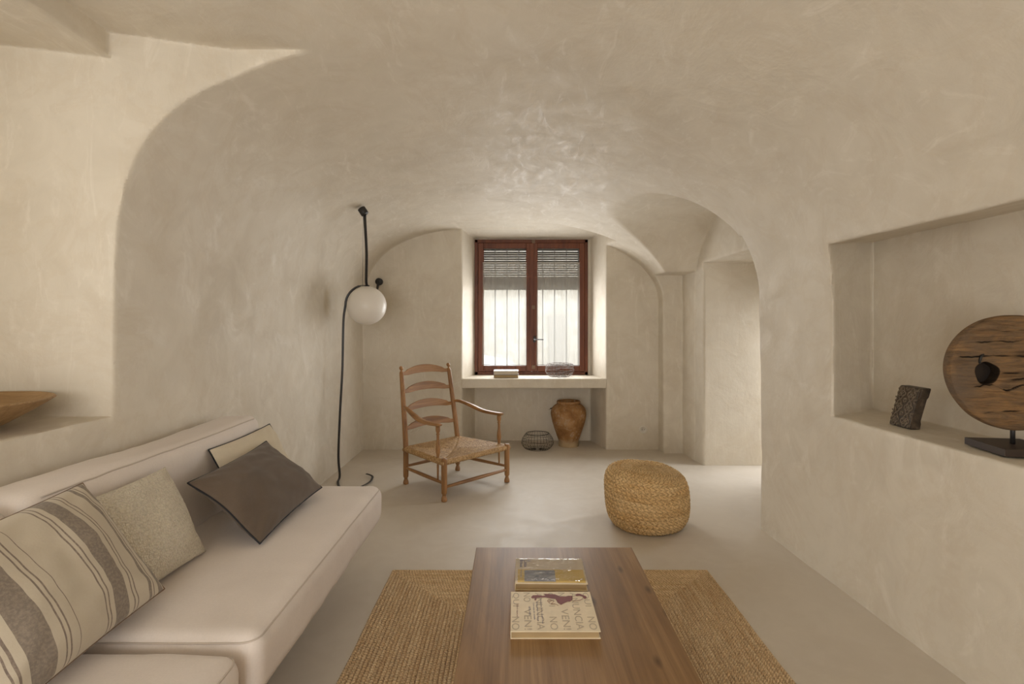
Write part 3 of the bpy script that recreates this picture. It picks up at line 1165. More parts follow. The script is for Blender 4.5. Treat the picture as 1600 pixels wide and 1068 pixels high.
# ------------------------------------------------------------------ ladder-back armchair with rush seat
def build_chair():
    t = thing('ladderback_armchair', 'honey brown wooden ladder-back armchair with woven rush seat', 'armchair', (-0.4875, 4.29, 0), (0, 0, math.radians(46.4)))
    foot = [(0.014, 0.0), (0.021, 0.003), (0.0225, 0.014), (0.019, 0.030), (0.014, 0.042), (0.0135, 0.050), (0.017, 0.056), (0.0205, 0.062)]

    def post_xy(s, z):
        k = max(0.0, (z - 0.27)) / 0.63
        return s * (0.272 - 0.0228 * k), 0.278 + 0.096 * k ** 1.12
    # back posts with ball finials
    for s in (-1, 1):
        prof = foot + [(0.0215, 0.10), (0.0215, 0.30), (0.0205, 0.60), (0.0175, 0.885), (0.014, 0.898), (0.007, 0.903), (0.0075, 0.909), (0.013, 0.914), (0.0165, 0.925), (0.0165, 0.931), (0.012, 0.940), (0.002, 0.944)]
        dense = []
        for (r0, z0), (r1, z1) in zip(prof, prof[1:]):
            m = max(1, int((z1 - z0) / 0.03))
            dense += [(r0 + (r1 - r0) * k / m, z0 + (z1 - z0) * k / m) for k in range(m)]
        dense.append(prof[-1])
        V, F, _ = lathe(dense, 20)
        W = []
        for x, y, z in V:
            px, py = post_xy(s, z)
            W.append((x + px, y + py, z))
        mesh_obj('back_post', W, F, M_OAK, t)
    # front legs
    for s in (-1, 1):
        prof = foot + [(0.0215, 0.10), (0.022, 0.30), (0.0215, 0.309), (0.018, 0.313)]
        V, F, _ = lathe(prof, 20)
        mesh_obj('front_leg', xform(V, Matrix.Translation((s * 0.326, -0.277, 0))), F, M_OAK, t)
    # four shaped slats
    for zb in (0.866, 0.722, 0.577, 0.428):
        n = 44
        V, F = [], []
        for i in range(n + 1):
            u = -1 + 2 * i / n
            a = abs(u)
            xl, yl = post_xy(1, zb + 0.02)
            x = u * (xl - 0.004)
            y = yl + 0.016 * (1 - u * u)
            top = 0.030 + (0.019 + 0.030 * (1 - (u / 0.70) ** 2) if a < 0.70 else 0.019 * (0.5 + 0.5 * math.cos(math.pi * min(1, (a - 0.70) / 0.16))))
            bot = 0.013 * (1 - (u / 0.72) ** 2) if a < 0.72 else 0.0
            th = 0.0065
            lean = 0.16
            for zz, yy in ((bot, -th), (top, -th), (top, th), (bot, th)):
                V.append((x, y + yy + lean * zz, zb + zz))
        for i in range(n):
            for k in range(4):
                k2 = (k + 1) % 4
                F.append((i * 4 + k, i * 4 + k2, i * 4 + 4 + k2, i * 4 + 4 + k))
        F.append((3, 2, 1, 0))
        F.append(tuple(n * 4 + k for k in range(4)))
        o = mesh_obj('back_slat', V, F, M_OAKX, t)
        bevel(o, 0.002, 2, 0.9)
    # stretchers
    fl, frr, rl, rr = (-0.326, -0.277), (0.326, -0.277), (-0.272, 0.278), (0.272, 0.278)
    for a, b, z0, z1 in ((fl, frr, 0.104, 0.104), (rl, fl, 0.132, 0.132), (rr, frr, 0.132, 0.132), (rl, rr, 0.145, 0.145)):
        p = [Vector((a[0], a[1], z0)).lerp(Vector((b[0], b[1], z1)), k / 12) for k in range(13)]
        V, F = tube(p, [0.0095 + 0.0045 * math.sin(math.pi * k / 12) for k in range(13)], 12)
        mesh_obj('stretcher', V, F, M_OAKX if a[1] == b[1] else M_OAKY, t)
    # arms with turned supports
    for s in (-1, 1):
        k = 0.15
        sx, sy = s * (0.326 - 0.054 * k), -0.277 + 0.555 * k
        px, py = post_xy(1, 0.61)
        pts = spline([(s * px, py - 0.004, 0.612), (s * (px + 0.022), py - 0.075, 0.612), (s * 0.306, 0.135, 0.583), (s * 0.322, 0.02, 0.553), (s * 0.324, -0.09, 0.546), (s * 0.322, -0.222, 0.548)], 10)
        n = len(pts)
        V, F = [], []
        seg = 16
        for i, p in enumerate(pts):
            q = i / (n - 1)
            tn = (pts[min(n - 1, i + 1)] - pts[max(0, i - 1)]).normalized()
            b = tn.cross(Vector((0, 0, 1))).normalized()
            a = b.cross(tn)
            wv = 0.011 + 0.013 * min(1, q * 2.0)
            hv = 0.011 + 0.003 * math.sin(math.pi * q)
            if i == n - 1:
                wv, hv = wv * 0.86, hv * 0.8
            for m in range(seg):
                th = 2 * math.pi * m / seg
                cx, cz = math.cos(th), math.sin(th)
                e = 0.62
                V.append(p + b * (wv * math.copysign(abs(cx) ** e, cx)) + a * (hv * math.copysign(abs(cz) ** e, cz)))
        for i in range(n - 1):
            for m in range(seg):
                m2 = (m + 1) % seg
                F.append((i * seg + m, i * seg + m2, (i + 1) * seg + m2, (i + 1) * seg + m))
        F.append(tuple(range(seg - 1, -1, -1)))
        F.append(tuple((n - 1) * seg + m for m in range(seg)))
        arm = mesh_obj('armrest', V, F, M_OAKY, t)
        prof = [(0.010, 0.285), (0.0125, 0.305), (0.010, 0.312), (0.0115, 0.322), (0.0165, 0.345), (0.018, 0.365), (0.0155, 0.395), (0.0115, 0.425), (0.0105, 0.450),
                (0.0105, 0.470), (0.0150, 0.478), (0.0105, 0.484), (0.0115, 0.488), (0.0160, 0.498), (0.0175, 0.510), (0.0175, 0.538)]
        V, F, _ = lathe(prof, 16)
        mesh_obj('arm_support', xform(V, Matrix.Translation((sx, sy, 0))), F, M_OAK, t)
        V, F, _ = lathe([(0.0055, 0.125), (0.0075, 0.18), (0.0085, 0.24), (0.008, 0.28)], 12)
        mesh_obj('lower_spindle', xform(V, Matrix.Translation((sx, sy, 0))), F, M_OAK, t)
    # rush seat: four triangles of cord wrapped over the rails
    N = 150
    V, F = [], []
    zr, rr_ = 0.283, 0.020
    lim = 0.86

    def seat_pt(i, j):
        p, q = -1 + 2 * i / N, -1 + 2 * j / N

        def roll(c):
            a = abs(c)
            if a <= lim:
                return c / lim, 0.0
            return math.copysign(1.0, c), (a - lim) / (1 - lim) * math.pi * 1.12
        a, ra = roll(p)
        b, rb = roll(q)
        y = b * 0.270
        x = a * (0.299 - 0.027 * b)
        ang = max(ra, rb)
        z = zr + rr_ * math.cos(ang)
        if ra > 0:
            x += math.copysign(rr_ * math.sin(ra), p)
        if rb > 0:
            y += math.copysign(rr_ * math.sin(rb), q)
        edge = max(abs(a), abs(b))
        sag = -0.016 * (1 - edge ** 2)
        per = 0.0125
        if abs(a) * 0.299 - 0.299 > abs(b) * 0.27 - 0.27 and abs(a) >= abs(b):
            c = y + 0.003 * mnoise.noise(Vector((x * 30, y * 12, 1)))
        else:
            c = x + 0.003 * mnoise.noise(Vector((x * 12, y * 30, 2)))
        amp = 0.0044 + 0.0018 * mnoise.noise(Vector((math.floor(c / per) * 3.7, 4, 1)))
        ridge = amp * abs(math.sin(math.pi * c / per)) + 0.002 * mnoise.noise(Vector((x * 60, y * 60, 3)))
        if abs(abs(a) - abs(b)) < 0.035 and edge < 0.98:
            ridge -= 0.0015
        out = 1 if ang < 1.2 else 0
        nx = math.copysign(math.sin(ra), p) if ra > 0 else 0
        ny = math.copysign(math.sin(rb), q) if rb > 0 else 0
        return (x + nx * ridge, y + ny * ridge, z + sag + ridge * math.cos(min(ang, math.pi)))
    for j in range(N + 1):
        for i in range(N + 1):
            V.append(seat_pt(i, j))
    for j in range(N):
        for i in range(N):
            a = j * (N + 1) + i
            F.append((a, a + 1, a + N + 2, a + N + 1))
    # underside
    border = [i for i in range(N)] + [N + j * (N + 1) for j in range(N)] + [N * (N + 1) + N - i for i in range(N)] + [(N - j) * (N + 1) for j in range(N)]
    c0 = len(V)
    V.append((0, 0, zr - rr_ * 0.9))
    for k in range(len(border)):
        F.append((border[(k + 1) % len(border)], border[k], c0))
    mesh_obj('rush_seat', V, F, M_RUSH, t)
    return t


build_chair()


# ------------------------------------------------------------------ rug, table, pouf
def build_rug():
    t = thing('rug', 'rectangular braided jute rug on the cement floor under the coffee table', 'rug', (0.185, 1.58, 0.0))
    hx, hy, p = 0.826, 1.20, 0.0165
    V, F, UV = [], [], []
    rings = int(hx / p)
    prof = [(0.0, 0.0), (0.12, 0.62), (0.32, 0.95), (0.5, 1.0), (0.68, 0.95), (0.88, 0.62), (1.0, 0.12)]
    th = 0.011
    for i in range(rings):
        for side in range(4):
            base = len(V)
            m = 90 if side % 2 else 60
            wav = lambda s: 0.0012 * math.sin(s * 9 + i) + 0.0015 * mnoise.noise(Vector((s * 6, i * 0.6, side)))
            for k in range(m + 1):
                f = -1 + 2 * k / m
                for a, z in prof:
                    e = (i + a) * p
                    ox = max(0.0, hx - e)
                    oy = max(0.0, hy - e)
                    rnd = 0.02
                    if side == 0:
                        x, y = f * ox, -oy
                    elif side == 1:
                        x, y = ox, f * oy
                    elif side == 2:
                        x, y = -f * ox, oy
                    else:
                        x, y = -ox, -f * oy
                    s = f * (ox if side % 2 == 0 else oy)
                    w = wav(s) * (1 if i else 2.2)
                    if side % 2 == 0:
                        y += w * (1 - f * f)
                    else:
                        x += w * (1 - f * f)
                    V.append((x, y, th * (z if (i == 0 or a > 0) else 0.12)))
                    UV.append((s, i + min(a, 0.999)))
            q = len(prof)
            for k in range(m):
                for a in range(q - 1):
                    o = base + k * q + a
                    F.append((o, o + q, o + q + 1, o + 1))
    mesh_obj('braids', V, F, M_RUG, t, uvs=UV)
    e = rings * p
    box('backing', (-hx + 0.012, -hy + 0.012, 0.0), (hx - 0.012, hy - 0.012, 0.0016), M_BROWNPIPE, t, bev=0)


build_rug()

tb = thing('coffee_table', 'low rectangular brown wooden coffee table with knots, standing on the jute rug', 'coffee table', (0.167, 1.60, 0.0115))
o = box('tabletop', (-0.329, -0.65, 0.2835), (0.329, 0.65, 0.3385), M_TABLE, tb, 0.003)
for sx in (-1, 1):
    for sy in (-1, 1):
        box('leg', (sx * 0.26 - 0.035, sy * 0.56 - 0.035, 0), (sx * 0.26 + 0.035, sy * 0.56 + 0.035, 0.2835), M_TABLE, tb, 0.004)
for sy in (-1, 1):
    box('rail', (-0.225, sy * 0.56 - 0.012, 0.2235), (0.225, sy * 0.56 + 0.012, 0.2835), M_TABLE, tb, 0.003)


def build_pouf():
    t = thing('pouf', 'round braided jute pouf standing on the cement floor', 'pouf', (0.862, 3.45, 0.0), (math.radians(0), math.radians(0), 0.4))
    R, Ht = 0.262, 0.365
    # outline from bottom centre round to the top centre
    out = [(0.0, 0.004), (0.10, 0.002), (0.185, 0.003), (0.222, 0.018), (0.246, 0.055), (0.257, 0.105), (0.260, 0.165), (0.260, 0.235), (0.254, 0.285), (0.234, 0.328), (0.192, 0.352), (0.13, 0.362), (0.06, 0.365), (0.012, 0.362)]
    P = spline([(r, 0, z) for r, z in out], 40)
    # resample by length
    L = [0]
    for a, b in zip(P, P[1:]):
        L.append(L[-1] + (b - a).length)
    step = 0.0032
    prof = []
    j = 0
    s = 0.0
    while s < L[-1]:
        while L[j + 1] < s:
            j += 1
        f = (s - L[j]) / max(1e-9, L[j + 1] - L[j])
        prof.append((P[j].lerp(P[j + 1], f), (P[min(len(P) - 1, j + 2)] - P[max(0, j - 1)]).normalized(), s))
        s += step
    seg = 260
    row = 0.026
    V, F, UV = [], [], []
    for p, tn, s in prof:
        nrm = Vector((tn.z, 0, -tn.x))
        for k in range(seg):
            a = 2 * math.pi * k / seg
            sp = s / row + a / (2 * math.pi)          # one continuous spiral braid
            fr = sp - math.floor(sp)
            u = a * max(0.03, p.x)
            amp = 0.0075 * abs(math.sin(math.pi * fr)) ** 0.7
            ch = 0.0045 * math.sin(2 * math.pi * (u / 0.0333 + 1.1 * abs(fr - 0.5) + 0.37 * math.floor(sp)))
            lump = 0.007 * mnoise.noise(Vector((math.cos(a) * 1.2, math.sin(a) * 1.2, s * 3.5)))
            r = p.x + nrm.x * (amp + ch * (0.5 if fr in (0, 1) else 1) + lump) if p.x > 0.02 else p.x
            z = p.z + nrm.z * (amp + ch + lump)
            z = max(z, 0.0)
            lean = 0.022 * (z / Ht)
            V.append((r * math.cos(a) - lean, r * math.sin(a), z - 0.014 * (z / Ht) * math.cos(a + 0.7) * r / R))
            UV.append((a * 0.26, sp))
    n = len(prof)
    for i in range(n - 1):
        for k in range(seg):
            k2 = (k + 1) % seg
            F.append((i * seg + k, i * seg + k2, (i + 1) * seg + k2, (i + 1) * seg + k))
    F.append(tuple((n - 1) * seg + k for k in range(seg)))
    me = mesh_obj('woven_cover', V, F, M_POUF, t)
    lay = me.data.uv_layers.new(name='UVMap')
    for poly in me.data.polygons:
        ks = [me.data.loops[li].vertex_index % seg for li in poly.loop_indices]
        wrap = (0 in ks) and (seg - 1 in ks)
        for li in poly.loop_indices:
            vi = me.data.loops[li].vertex_index
            u, v = UV[vi]
            if wrap and vi % seg == 0:
                u += 2 * math.pi * 0.26
                v += 1
            lay.data[li].uv = (u, v)
    top = max(V, key=lambda q: q[2])
    V, F, _ = lathe([(0.012, 0.0), (0.02, 0.003), (0.014, 0.006), (0.004, 0.007)], 20)
    mesh_obj('center_knot', xform(V, Matrix.Translation((-0.022, 0, 0.362))), F, M_POUF, t)


build_pouf()


# ------------------------------------------------------------------ books
def text_mesh(name, body, mat, parent, size, loc, rot, width=None, cap=None, z=0.0, spacing=1.0, shear=0.0):
    cu = bpy.data.curves.new(name, 'FONT')
    cu.body = body
    cu.size = size
    cu.space_character = spacing
    cu.shear = shear
    cu.resolution_u = 3
    tmp = bpy.data.objects.new(name, cu)
    COL.objects.link(tmp)
    dg = bpy.context.evaluated_depsgraph_get()
    me = bpy.data.meshes.new_from_object(tmp.evaluated_get(dg))
    bpy.data.objects.remove(tmp)
    xs = [v.co.x for v in me.vertices]
    ys = [v.co.y for v in me.vertices]
    kx = width / (max(xs) - min(xs)) if width else 1
    ky = cap / (max(ys) - min(ys)) if cap else 1
    R = Matrix.Rotation(rot, 3, 'Z')
    x0, y0 = min(xs), min(ys)
    for v in me.vertices:
        v.co = R @ Vector(((v.co.x - x0) * kx, (v.co.y - y0) * ky, 0)) + Vector((loc[0], loc[1], z))
    me.materials.clear()
    me.materials.append(mat)
    me.name = name
    o = bpy.data.objects.new(name, me)
    COL.objects.link(o)
    o.parent = parent
    return o


def flat_poly(name, pts, mat, parent, z):
    bm = bmesh.new()
    vs = [bm.verts.new((x, y, z)) for x, y in pts]
    f = bm.faces.new(vs)
    bmesh.ops.triangulate(bm, faces=[f])
    return bm_obj(name, bm, mat, parent, smooth=False)


def hardback(name, label, loc, rz, w, d, th, cover, group=None, cat='book', board=0.0028, pages=M_PAGES):
    """closed hardback lying flat: spine along -X"""
    t = thing(name, label, cat, loc, (0, 0, rz), group)
    box('front_cover', (-w / 2, -d / 2, th - board), (w / 2, d / 2, th), cover, t, 0.0008)
    box('back_cover', (-w / 2, -d / 2, 0), (w / 2, d / 2, board), cover, t, 0.0008)
    box('spine', (-w / 2, -d / 2, board), (-w / 2 + board, d / 2, th - board), cover, t, 0.0006)
    box('page_block', (-w / 2 + board, -d / 2 + 0.005, board), (w / 2 - 0.005, d / 2 - 0.005, th - board), pages, t, 0)
    return t


def to_plane(px, py, z):
    """where the sight line of a pixel of the 1600x1068 photograph meets the level z"""
    Y = (EYE - z) * FPX / (py - PY)
    return (px - PX) / FPX * Y, Y


TT = 0.35
M_CREAMCOVER = simple('cream_cover', srgb(232, 217, 188), 0.55)
M_GREYINK = simple('pale_grey_ink', srgb(190, 176, 154), 0.6)
M_MAROON = simple('maroon_ink', srgb(124, 62, 60), 0.6)
M_BLUEINK = simple('blue_ink', srgb(92, 92, 130), 0.6)
bw, bd_, bt = 0.2715, 0.236, 0.0235
bk = hardback('book', 'large cream hardback with maroon figure and grey capitals on the coffee table', (0.1235, 1.714, TT), 0.0, bw, bd_, bt, M_CREAMCOVER, 'books on the coffee table')
fc = [c for c in bk.children if c.name.startswith('front_cover')][0]
zt = bt + 0.0004
rows = ['QUI NO', 'ANUNCIA', 'NO VEN!', 'QUI NO', 'ANUNCIA', 'NO VEN!', 'QUI NO']
fr_ = [0.93, 0.785, 0.637, 0.492, 0.345, 0.20, 0.058]
for body, f in zip(rows, fr_):
    span = bd_ - 0.016
    for word, (a, b) in zip(body.split(), {'QUI NO': ((0, .40), (.68, 1)), 'ANUNCIA': ((0, 1),), 'NO VEN!': ((0, .27), (.47, 1))}[body]):
        text_mesh('cover_lettering', word, M_GREYINK, fc, 0.03, (-bw / 2 + f * bw - 0.012, bd_ / 2 - 0.008 - a * span), -H, width=(b - a) * span, cap=0.0235, z=zt)


def cp(cx, cy):
    """from a close-up of the cover to book coordinates"""
    x, y = to_plane(790 + cx / 10.3226, 918 + cy / 10.3226, TT + bt)
    return x - 0.1235, y - 1.714


body = [(410, 150), (440, 122), (520, 118), (600, 130), (640, 122), (605, 98), (700, 100), (800, 108), (880, 140), (960, 142), (1010, 130), (1075, 130), (1070, 200), (1040, 222), (1000, 224),
        (960, 240), (895, 275), (840, 240), (820, 205), (800, 182), (730, 172), (640, 155), (560, 158), (500, 165), (490, 205), (466, 200), (470, 168), (430, 170)]
flat_poly('cover_figure', [cp(*p) for p in body], M_MAROON, fc, zt + 0.0003)
hat = [(1130, 128), (1125, 108), (1160, 95), (1200, 98), (1250, 118), (1300, 138), (1310, 160), (1280, 182), (1255, 165), (1240, 140), (1190, 130), (1150, 135)]
flat_poly('cover_figure', [cp(*p) for p in hat], M_MAROON, fc, zt + 0.0003)
for line in ([(1080, 205), (1110, 212), (1160, 208), (1210, 196), (1245, 175)], [(680, 200), (700, 190), (730, 200), (720, 225), (690, 228), (676, 212), (690, 196)], [(730, 205), (780, 215), (760, 240), (735, 262), (800, 262), (850, 285)], [(1075, 135), (1078, 170), (1072, 200)]):
    pts = [(*cp(*p), zt + 0.0004) for p in line]
    V, F = tube(spline(pts, 5), 0.0005, 5)
    mesh_obj('cover_figure', V, F, M_MAROON, fc)
for xx, y0, y1, txt, m in ((562, 178, 580, 'Història de la publicitat', M_BLUEINK), (503, 225, 535, 'il·lustrada a Catalunya', M_BLUEINK), (448, 240, 512, 'Cent anys de cartells', M_BLUEINK), (384, 300, 440, '1870-1970', M_BLUEINK), (186, 265, 465, 'Edició especial', M_MAROON)):
    a, b = cp(xx, y0), cp(xx, y1)
    text_mesh('title_lettering', txt, m, fc, 0.008, (a[0] - 0.003, a[1]), -H, width=a[1] - b[1], cap=0.0062, z=zt + 0.0002)

# second book, wrapped in clear film
b2w, b2d, b2t = 0.2585, 0.203, 0.0255
M_BEIGECOVER = simple('beige_cover', srgb(222, 202, 164), 0.5)
bk2 = hardback('book', 'yellow and beige hardback wrapped in clear film on the coffee table', (0.1325, 1.985, TT), math.radians(-1.0), b2w, b2d, b2t, M_BEIGECOVER, 'books on the coffee table')
fc2 = [c for c in bk2.children if c.name.startswith('front_cover')][0]
z2 = b2t + 0.0003
rect = lambda x0, y0, x1, y1: [(-b2w / 2 + x0 * b2w, -b2d / 2 + y0 * b2d), (-b2w / 2 + x1 * b2w, -b2d / 2 + y0 * b2d), (-b2w / 2 + x1 * b2w, -b2d / 2 + y1 * b2d), (-b2w / 2 + x0 * b2w, -b2d / 2 + y1 * b2d)]
flat_poly('yellow_panel', rect(0.035, 0.035, 0.975, 0.53), simple('yellow_print', srgb(222, 184, 62), 0.5), fc2, z2)


def photo_mat():
    n = NT('grey_cover_photograph')
    a = n.noise(n.coord(scale=(1, 2, 1)), 30, 5, 0.65)
    return n.set(n.ramp(a, [(0.3, srgb(90, 90, 96)), (0.55, srgb(142, 138, 134)), (0.75, srgb(186, 178, 164))]), 0.5)


flat_poly('cover_photograph', rect(0.13, 0.065, 0.565, 0.505), photo_mat(), fc2, z2 + 0.0003)
M_BLUE2 = simple('blue_title_ink', srgb(74, 74, 140), 0.5)
for txt, fx, ln in (('La', 0.185, 0.09), ('Costa', 0.125, 0.30), ('Brava', 0.065, 0.30)):
    text_mesh('title_lettering', txt, M_BLUE2, fc2, 0.02, (-b2w / 2 + fx * b2w, b2d / 2 - 0.07 * b2d), -H, width=ln * b2d, cap=0.0135, z=z2 + 0.0002)
text_mesh('title_lettering', 'fotografies', M_BLUE2, fc2, 0.008, (-b2w / 2 + 0.07 * b2w, 0.0), -H, width=0.28 * b2d, cap=0.006, z=z2 + 0.0004)
nx, ny = 90, 70
V, F = [], []
for j in range(ny + 1):
    for i in range(nx + 1):
        u, v = i / nx, j / ny
        e = min(u, 1 - u, v, 1 - v)
        zz = b2t + 0.0012 + 0.0016 * min(1, e * 12) * (1 + 0.35 * mnoise.noise(Vector((u * 3, v * 2, 2))))
        if e < 0.012:
            zz = b2t + 0.0006
        V.append((-b2w / 2 + u * b2w, -b2d / 2 + 0.02 + v * (b2d - 0.02), zz))
for j in range(ny):
    for i in range(nx):
        a = j * (nx + 1) + i
        F.append((a, a + 1, a + nx + 2, a + nx + 1))
mesh_obj('film_wrap', V, F, M_FILM, bk2)

# two books on the window sill
hardback('book', 'beige hardback lying on the window sill, lower of the two stacked there', (-0.088, 5.60, 0.729), 0.0, 0.255, 0.19, 0.032, simple('dark_beige_cover', srgb(120, 102, 78), 0.55), 'books on the window sill')
hardback('book', 'white topped hardback on the window sill, upper of the two stacked there', (-0.088, 5.602, 0.761), 0.01, 0.258, 0.18, 0.040, simple('white_glossy_cover', srgb(196, 196, 205), 0.25), 'books on the window sill', pages=simple('white_pages', srgb(206, 196, 178), 0.8))


# ------------------------------------------------------------------ wire baskets, urn
def wire_basket(name, label, loc, prof, rim_r, wires, rows, mat, squash=(1, 1), wr=0.0014, jitter=0.0, seedv=1):
    t = thing(name, label, 'basket', loc, (0, 0, 0.3 * seedv))
    rr = random.Random(seedv)
    P = spline([(r, 0, z) for r, z in prof], 6)

    def at(a, p):
        j = jitter * mnoise.noise(Vector((a * 3, p.z * 30, seedv)))
        return ((p.x + j) * math.cos(a) * squash[0], (p.x + j) * math.sin(a) * squash[1], p.z + j * 0.6)
    parts = []
    for k in range(wires):
        a = 2 * math.pi * (k + (rr.random() - 0.5) * jitter * 60) / wires
        parts.append(tube([at(a, p) for p in P], wr, 5))
    mesh_obj('upright_wires', *merge(parts), mat, t)
    parts = []
    for k in range(rows):
        f = (k + 0.5) / rows
        i = f * (len(P) - 1)
        p = P[int(i)].lerp(P[min(len(P) - 1, int(i) + 1)], i - int(i))
        ph = rr.random() * 6
        am = jitter * 1.5
        pts = []
        for m in range(48):
            a = 2 * math.pi * m / 48
            q = Vector(p)
            q.z = max(wr, q.z + am * math.sin(2 * a + ph) + am * 0.6 * math.sin(5 * a + ph * 2))
            pts.append(at(a, q))
        parts.append(tube(pts, wr, 5, closed=True))
    mesh_obj('woven_wires', *merge(parts), mat, t)
    p = P[-1]
    V, F = tube([at(2 * math.pi * m / 48, p) for m in range(48)], rim_r, 8, closed=True)
    mesh_obj('rim', V, F, mat, t)
    return t


wire_basket('wire_basket', 'dark round wire basket on the floor beside the terracotta urn', (0.236, 5.46, 0.001), [(0.02, 0.003), (0.09, 0.003), (0.135, 0.018), (0.165, 0.065), (0.158, 0.11), (0.135, 0.145), (0.118, 0.165)], 0.003, 30, 9, M_WIRE, (1.0, 0.92), 0.0011, 0.0015, 1)
wire_basket('wire_basket', 'grey tangled wire bowl on the window sill in front of the glass', (0.478, 5.62, 0.729), [(0.03, 0.003), (0.10, 0.004), (0.145, 0.03), (0.164, 0.075), (0.158, 0.115), (0.15, 0.138)], 0.0022, 26, 16, M_WIRE2, (1.0, 0.8), 0.0012, 0.006, 2)


def build_urn():
    t = thing('urn', 'weathered terracotta urn on the floor under the window sill', 'urn', (0.572, 5.625, 0.0))
    prof = [(0.0, 0.002), (0.096, 0.0), (0.104, 0.006), (0.105, 0.03), (0.108, 0.06), (0.128, 0.12), (0.152, 0.19), (0.172, 0.255), (0.184, 0.31), (0.187, 0.35), (0.180, 0.385), (0.160, 0.415), (0.134, 0.437), (0.119, 0.446)]
    P = [(p.x, p.z) for p in spline([(r, 0, z) for r, z in prof], 6)]

    def rad(i, a, r, z):
        return r * (1 + 0.012 * mnoise.noise(Vector((math.cos(a) * 1.5, math.sin(a) * 1.5, z * 6))) + 0.006 * mnoise.noise(Vector((math.cos(a) * 6, math.sin(a) * 6, z * 25))))
    V, F, _ = lathe(P, 64, rad)
    F = F[:-1]
    # inside wall
    inner = [(0.098, 0.448), (0.105, 0.43), (0.14, 0.40), (0.165, 0.35), (0.16, 0.25), (0.10, 0.06)]
    V2, F2, _ = lathe(inner, 64, cap=False)
    F2.append(tuple((len(inner) - 1) * 64 + k for k in range(64)))
    o = mesh_obj('vessel', *merge([(V, F), (V2, [f[::-1] for f in F2])]), M_TERRA, t)
    rim = [(0.119, 0.442), (0.121, 0.450), (0.125, 0.458), (0.125, 0.470), (0.119, 0.477), (0.108, 0.476), (0.100, 0.468), (0.097, 0.448)]
    V, F, _ = lathe(rim, 64, rad, cap=False)
    mesh_obj('rim', V, F, M_TERRA, t)


build_urn()

# ------------------------------------------------------------------ globe lamp on its strap
lp = thing('pendant_lamp', 'opal white globe lamp slung on a black strap between ceiling and back wall', 'lamp', (-1.252, 4.50, 1.446))
LO = Vector(lp.location)
V, F, _ = lathe([(0.163 * math.sin(math.pi * k / 40) + 1e-4, -0.163 * math.cos(math.pi * k / 40)) for k in range(41)], 56)
mesh_obj('globe', V, F, M_GLOBE, lp)


def L(p):
    return Vector(p) - LO


cm, wm = Vector((-1.158, 4.05, 2.155)), Vector((-1.385, 5.44, 1.72))


def cyl(name, p, q, r, mat, parent, seg=24, r2=None):
    V, F, _ = lathe([(r * 0.92, 0), (r, 0.003), (r2 or r, (Vector(q) - Vector(p)).length - 0.003), ((r2 or r) * 0.92, (Vector(q) - Vector(p)).length)], seg)
    return mesh_obj(name, xform(V, frame_to(p, q)), F, mat, parent)


nrm = Vector((0.55, -0.05, -0.83)).normalized()
cyl('ceiling_mount', L(cm - nrm * 0.02), L(cm + nrm * 0.035), 0.030, M_BLACK, lp)
cyl('wall_mount', L(wm + Vector((0, 0.02, 0))), L(wm + Vector((0, -0.03, 0))), 0.036, M_BLACK, lp)
# strap: ceiling mount, under the globe cap, up to the wall mount, and the long tail to the floor
top = Vector((-1.248, 4.50, 1.612))
s1 = spline([cm + nrm * 0.03, cm + Vector((0.012, 0.02, -0.08)), cm.lerp(top, 0.5) + Vector((0.012, 0, -0.03)), top + Vector((0.0, -0.03, 0.04)), top + Vector((0, 0.01, -0.004))], 10)
V, F = tube([L(p) for p in s1], 0.01, 10, flat=(0.003, 0.0125), up=(0.2, 0.9, 0.3))
mesh_obj('strap', V, F, M_STRAP, lp)
s2 = spline([top + Vector((0, 0.0, -0.004)), top + Vector((-0.02, 0.09, -0.02)), Vector((-1.30, 4.85, 1.56)), Vector((-1.352, 5.2, 1.61)), wm + Vector((0, -0.03, 0))], 10)
V, F = tube([L(p) for p in s2], 0.01, 10, flat=(0.003, 0.0125), up=(0, 0, 1))
mesh_obj('strap', V, F, M_STRAP, lp)
gc = LO
s3 = [top + Vector((0.0, 0.0, 0.0))]
for k in range(1, 10):
    a = math.radians(90 + k * 10)
    s3.append(gc + Vector((0.172 * math.cos(a), -0.03, 0.172 * math.sin(a))))
tail = spline([s3[-1], Vector((-1.437, 4.46, 1.30)), Vector((-1.443, 4.45, 0.9)), Vector((-1.462, 4.45, 0.55)), Vector((-1.472, 4.44, 0.2)), Vector((-1.455, 4.42, 0.03)), Vector((-1.43, 4.30, 0.012)), Vector((-1.36, 4.16, 0.012)), Vector((-1.24, 4.14, 0.012)), Vector((-1.175, 4.28, 0.014)), Vector((-1.18, 4.41, 0.016)), Vector((-1.205, 4.46, 0.020)), Vector((-1.255, 4.50, 0.022))], 10)
V, F = tube([L(p) for p in s3[:-1] + tail], 0.01, 10, flat=(0.0095, 0.0032), up=(1, 0.25, 0.05))
mesh_obj('strap_tail', V, F, M_STRAP, lp)
V, F = tube([L(cm + nrm * 0.03 + Vector((-0.012, 0, 0))), L(top + Vector((-0.035, -0.02, -0.006)))], 0.0018, 6)
mesh_obj('suspension_wire', V, F, M_CHROME, lp)
cyl('cap', L(top - Vector((0, 0, 0.010))), L(top + Vector((0, 0, 0.006))), 0.020, M_BLACK, lp)

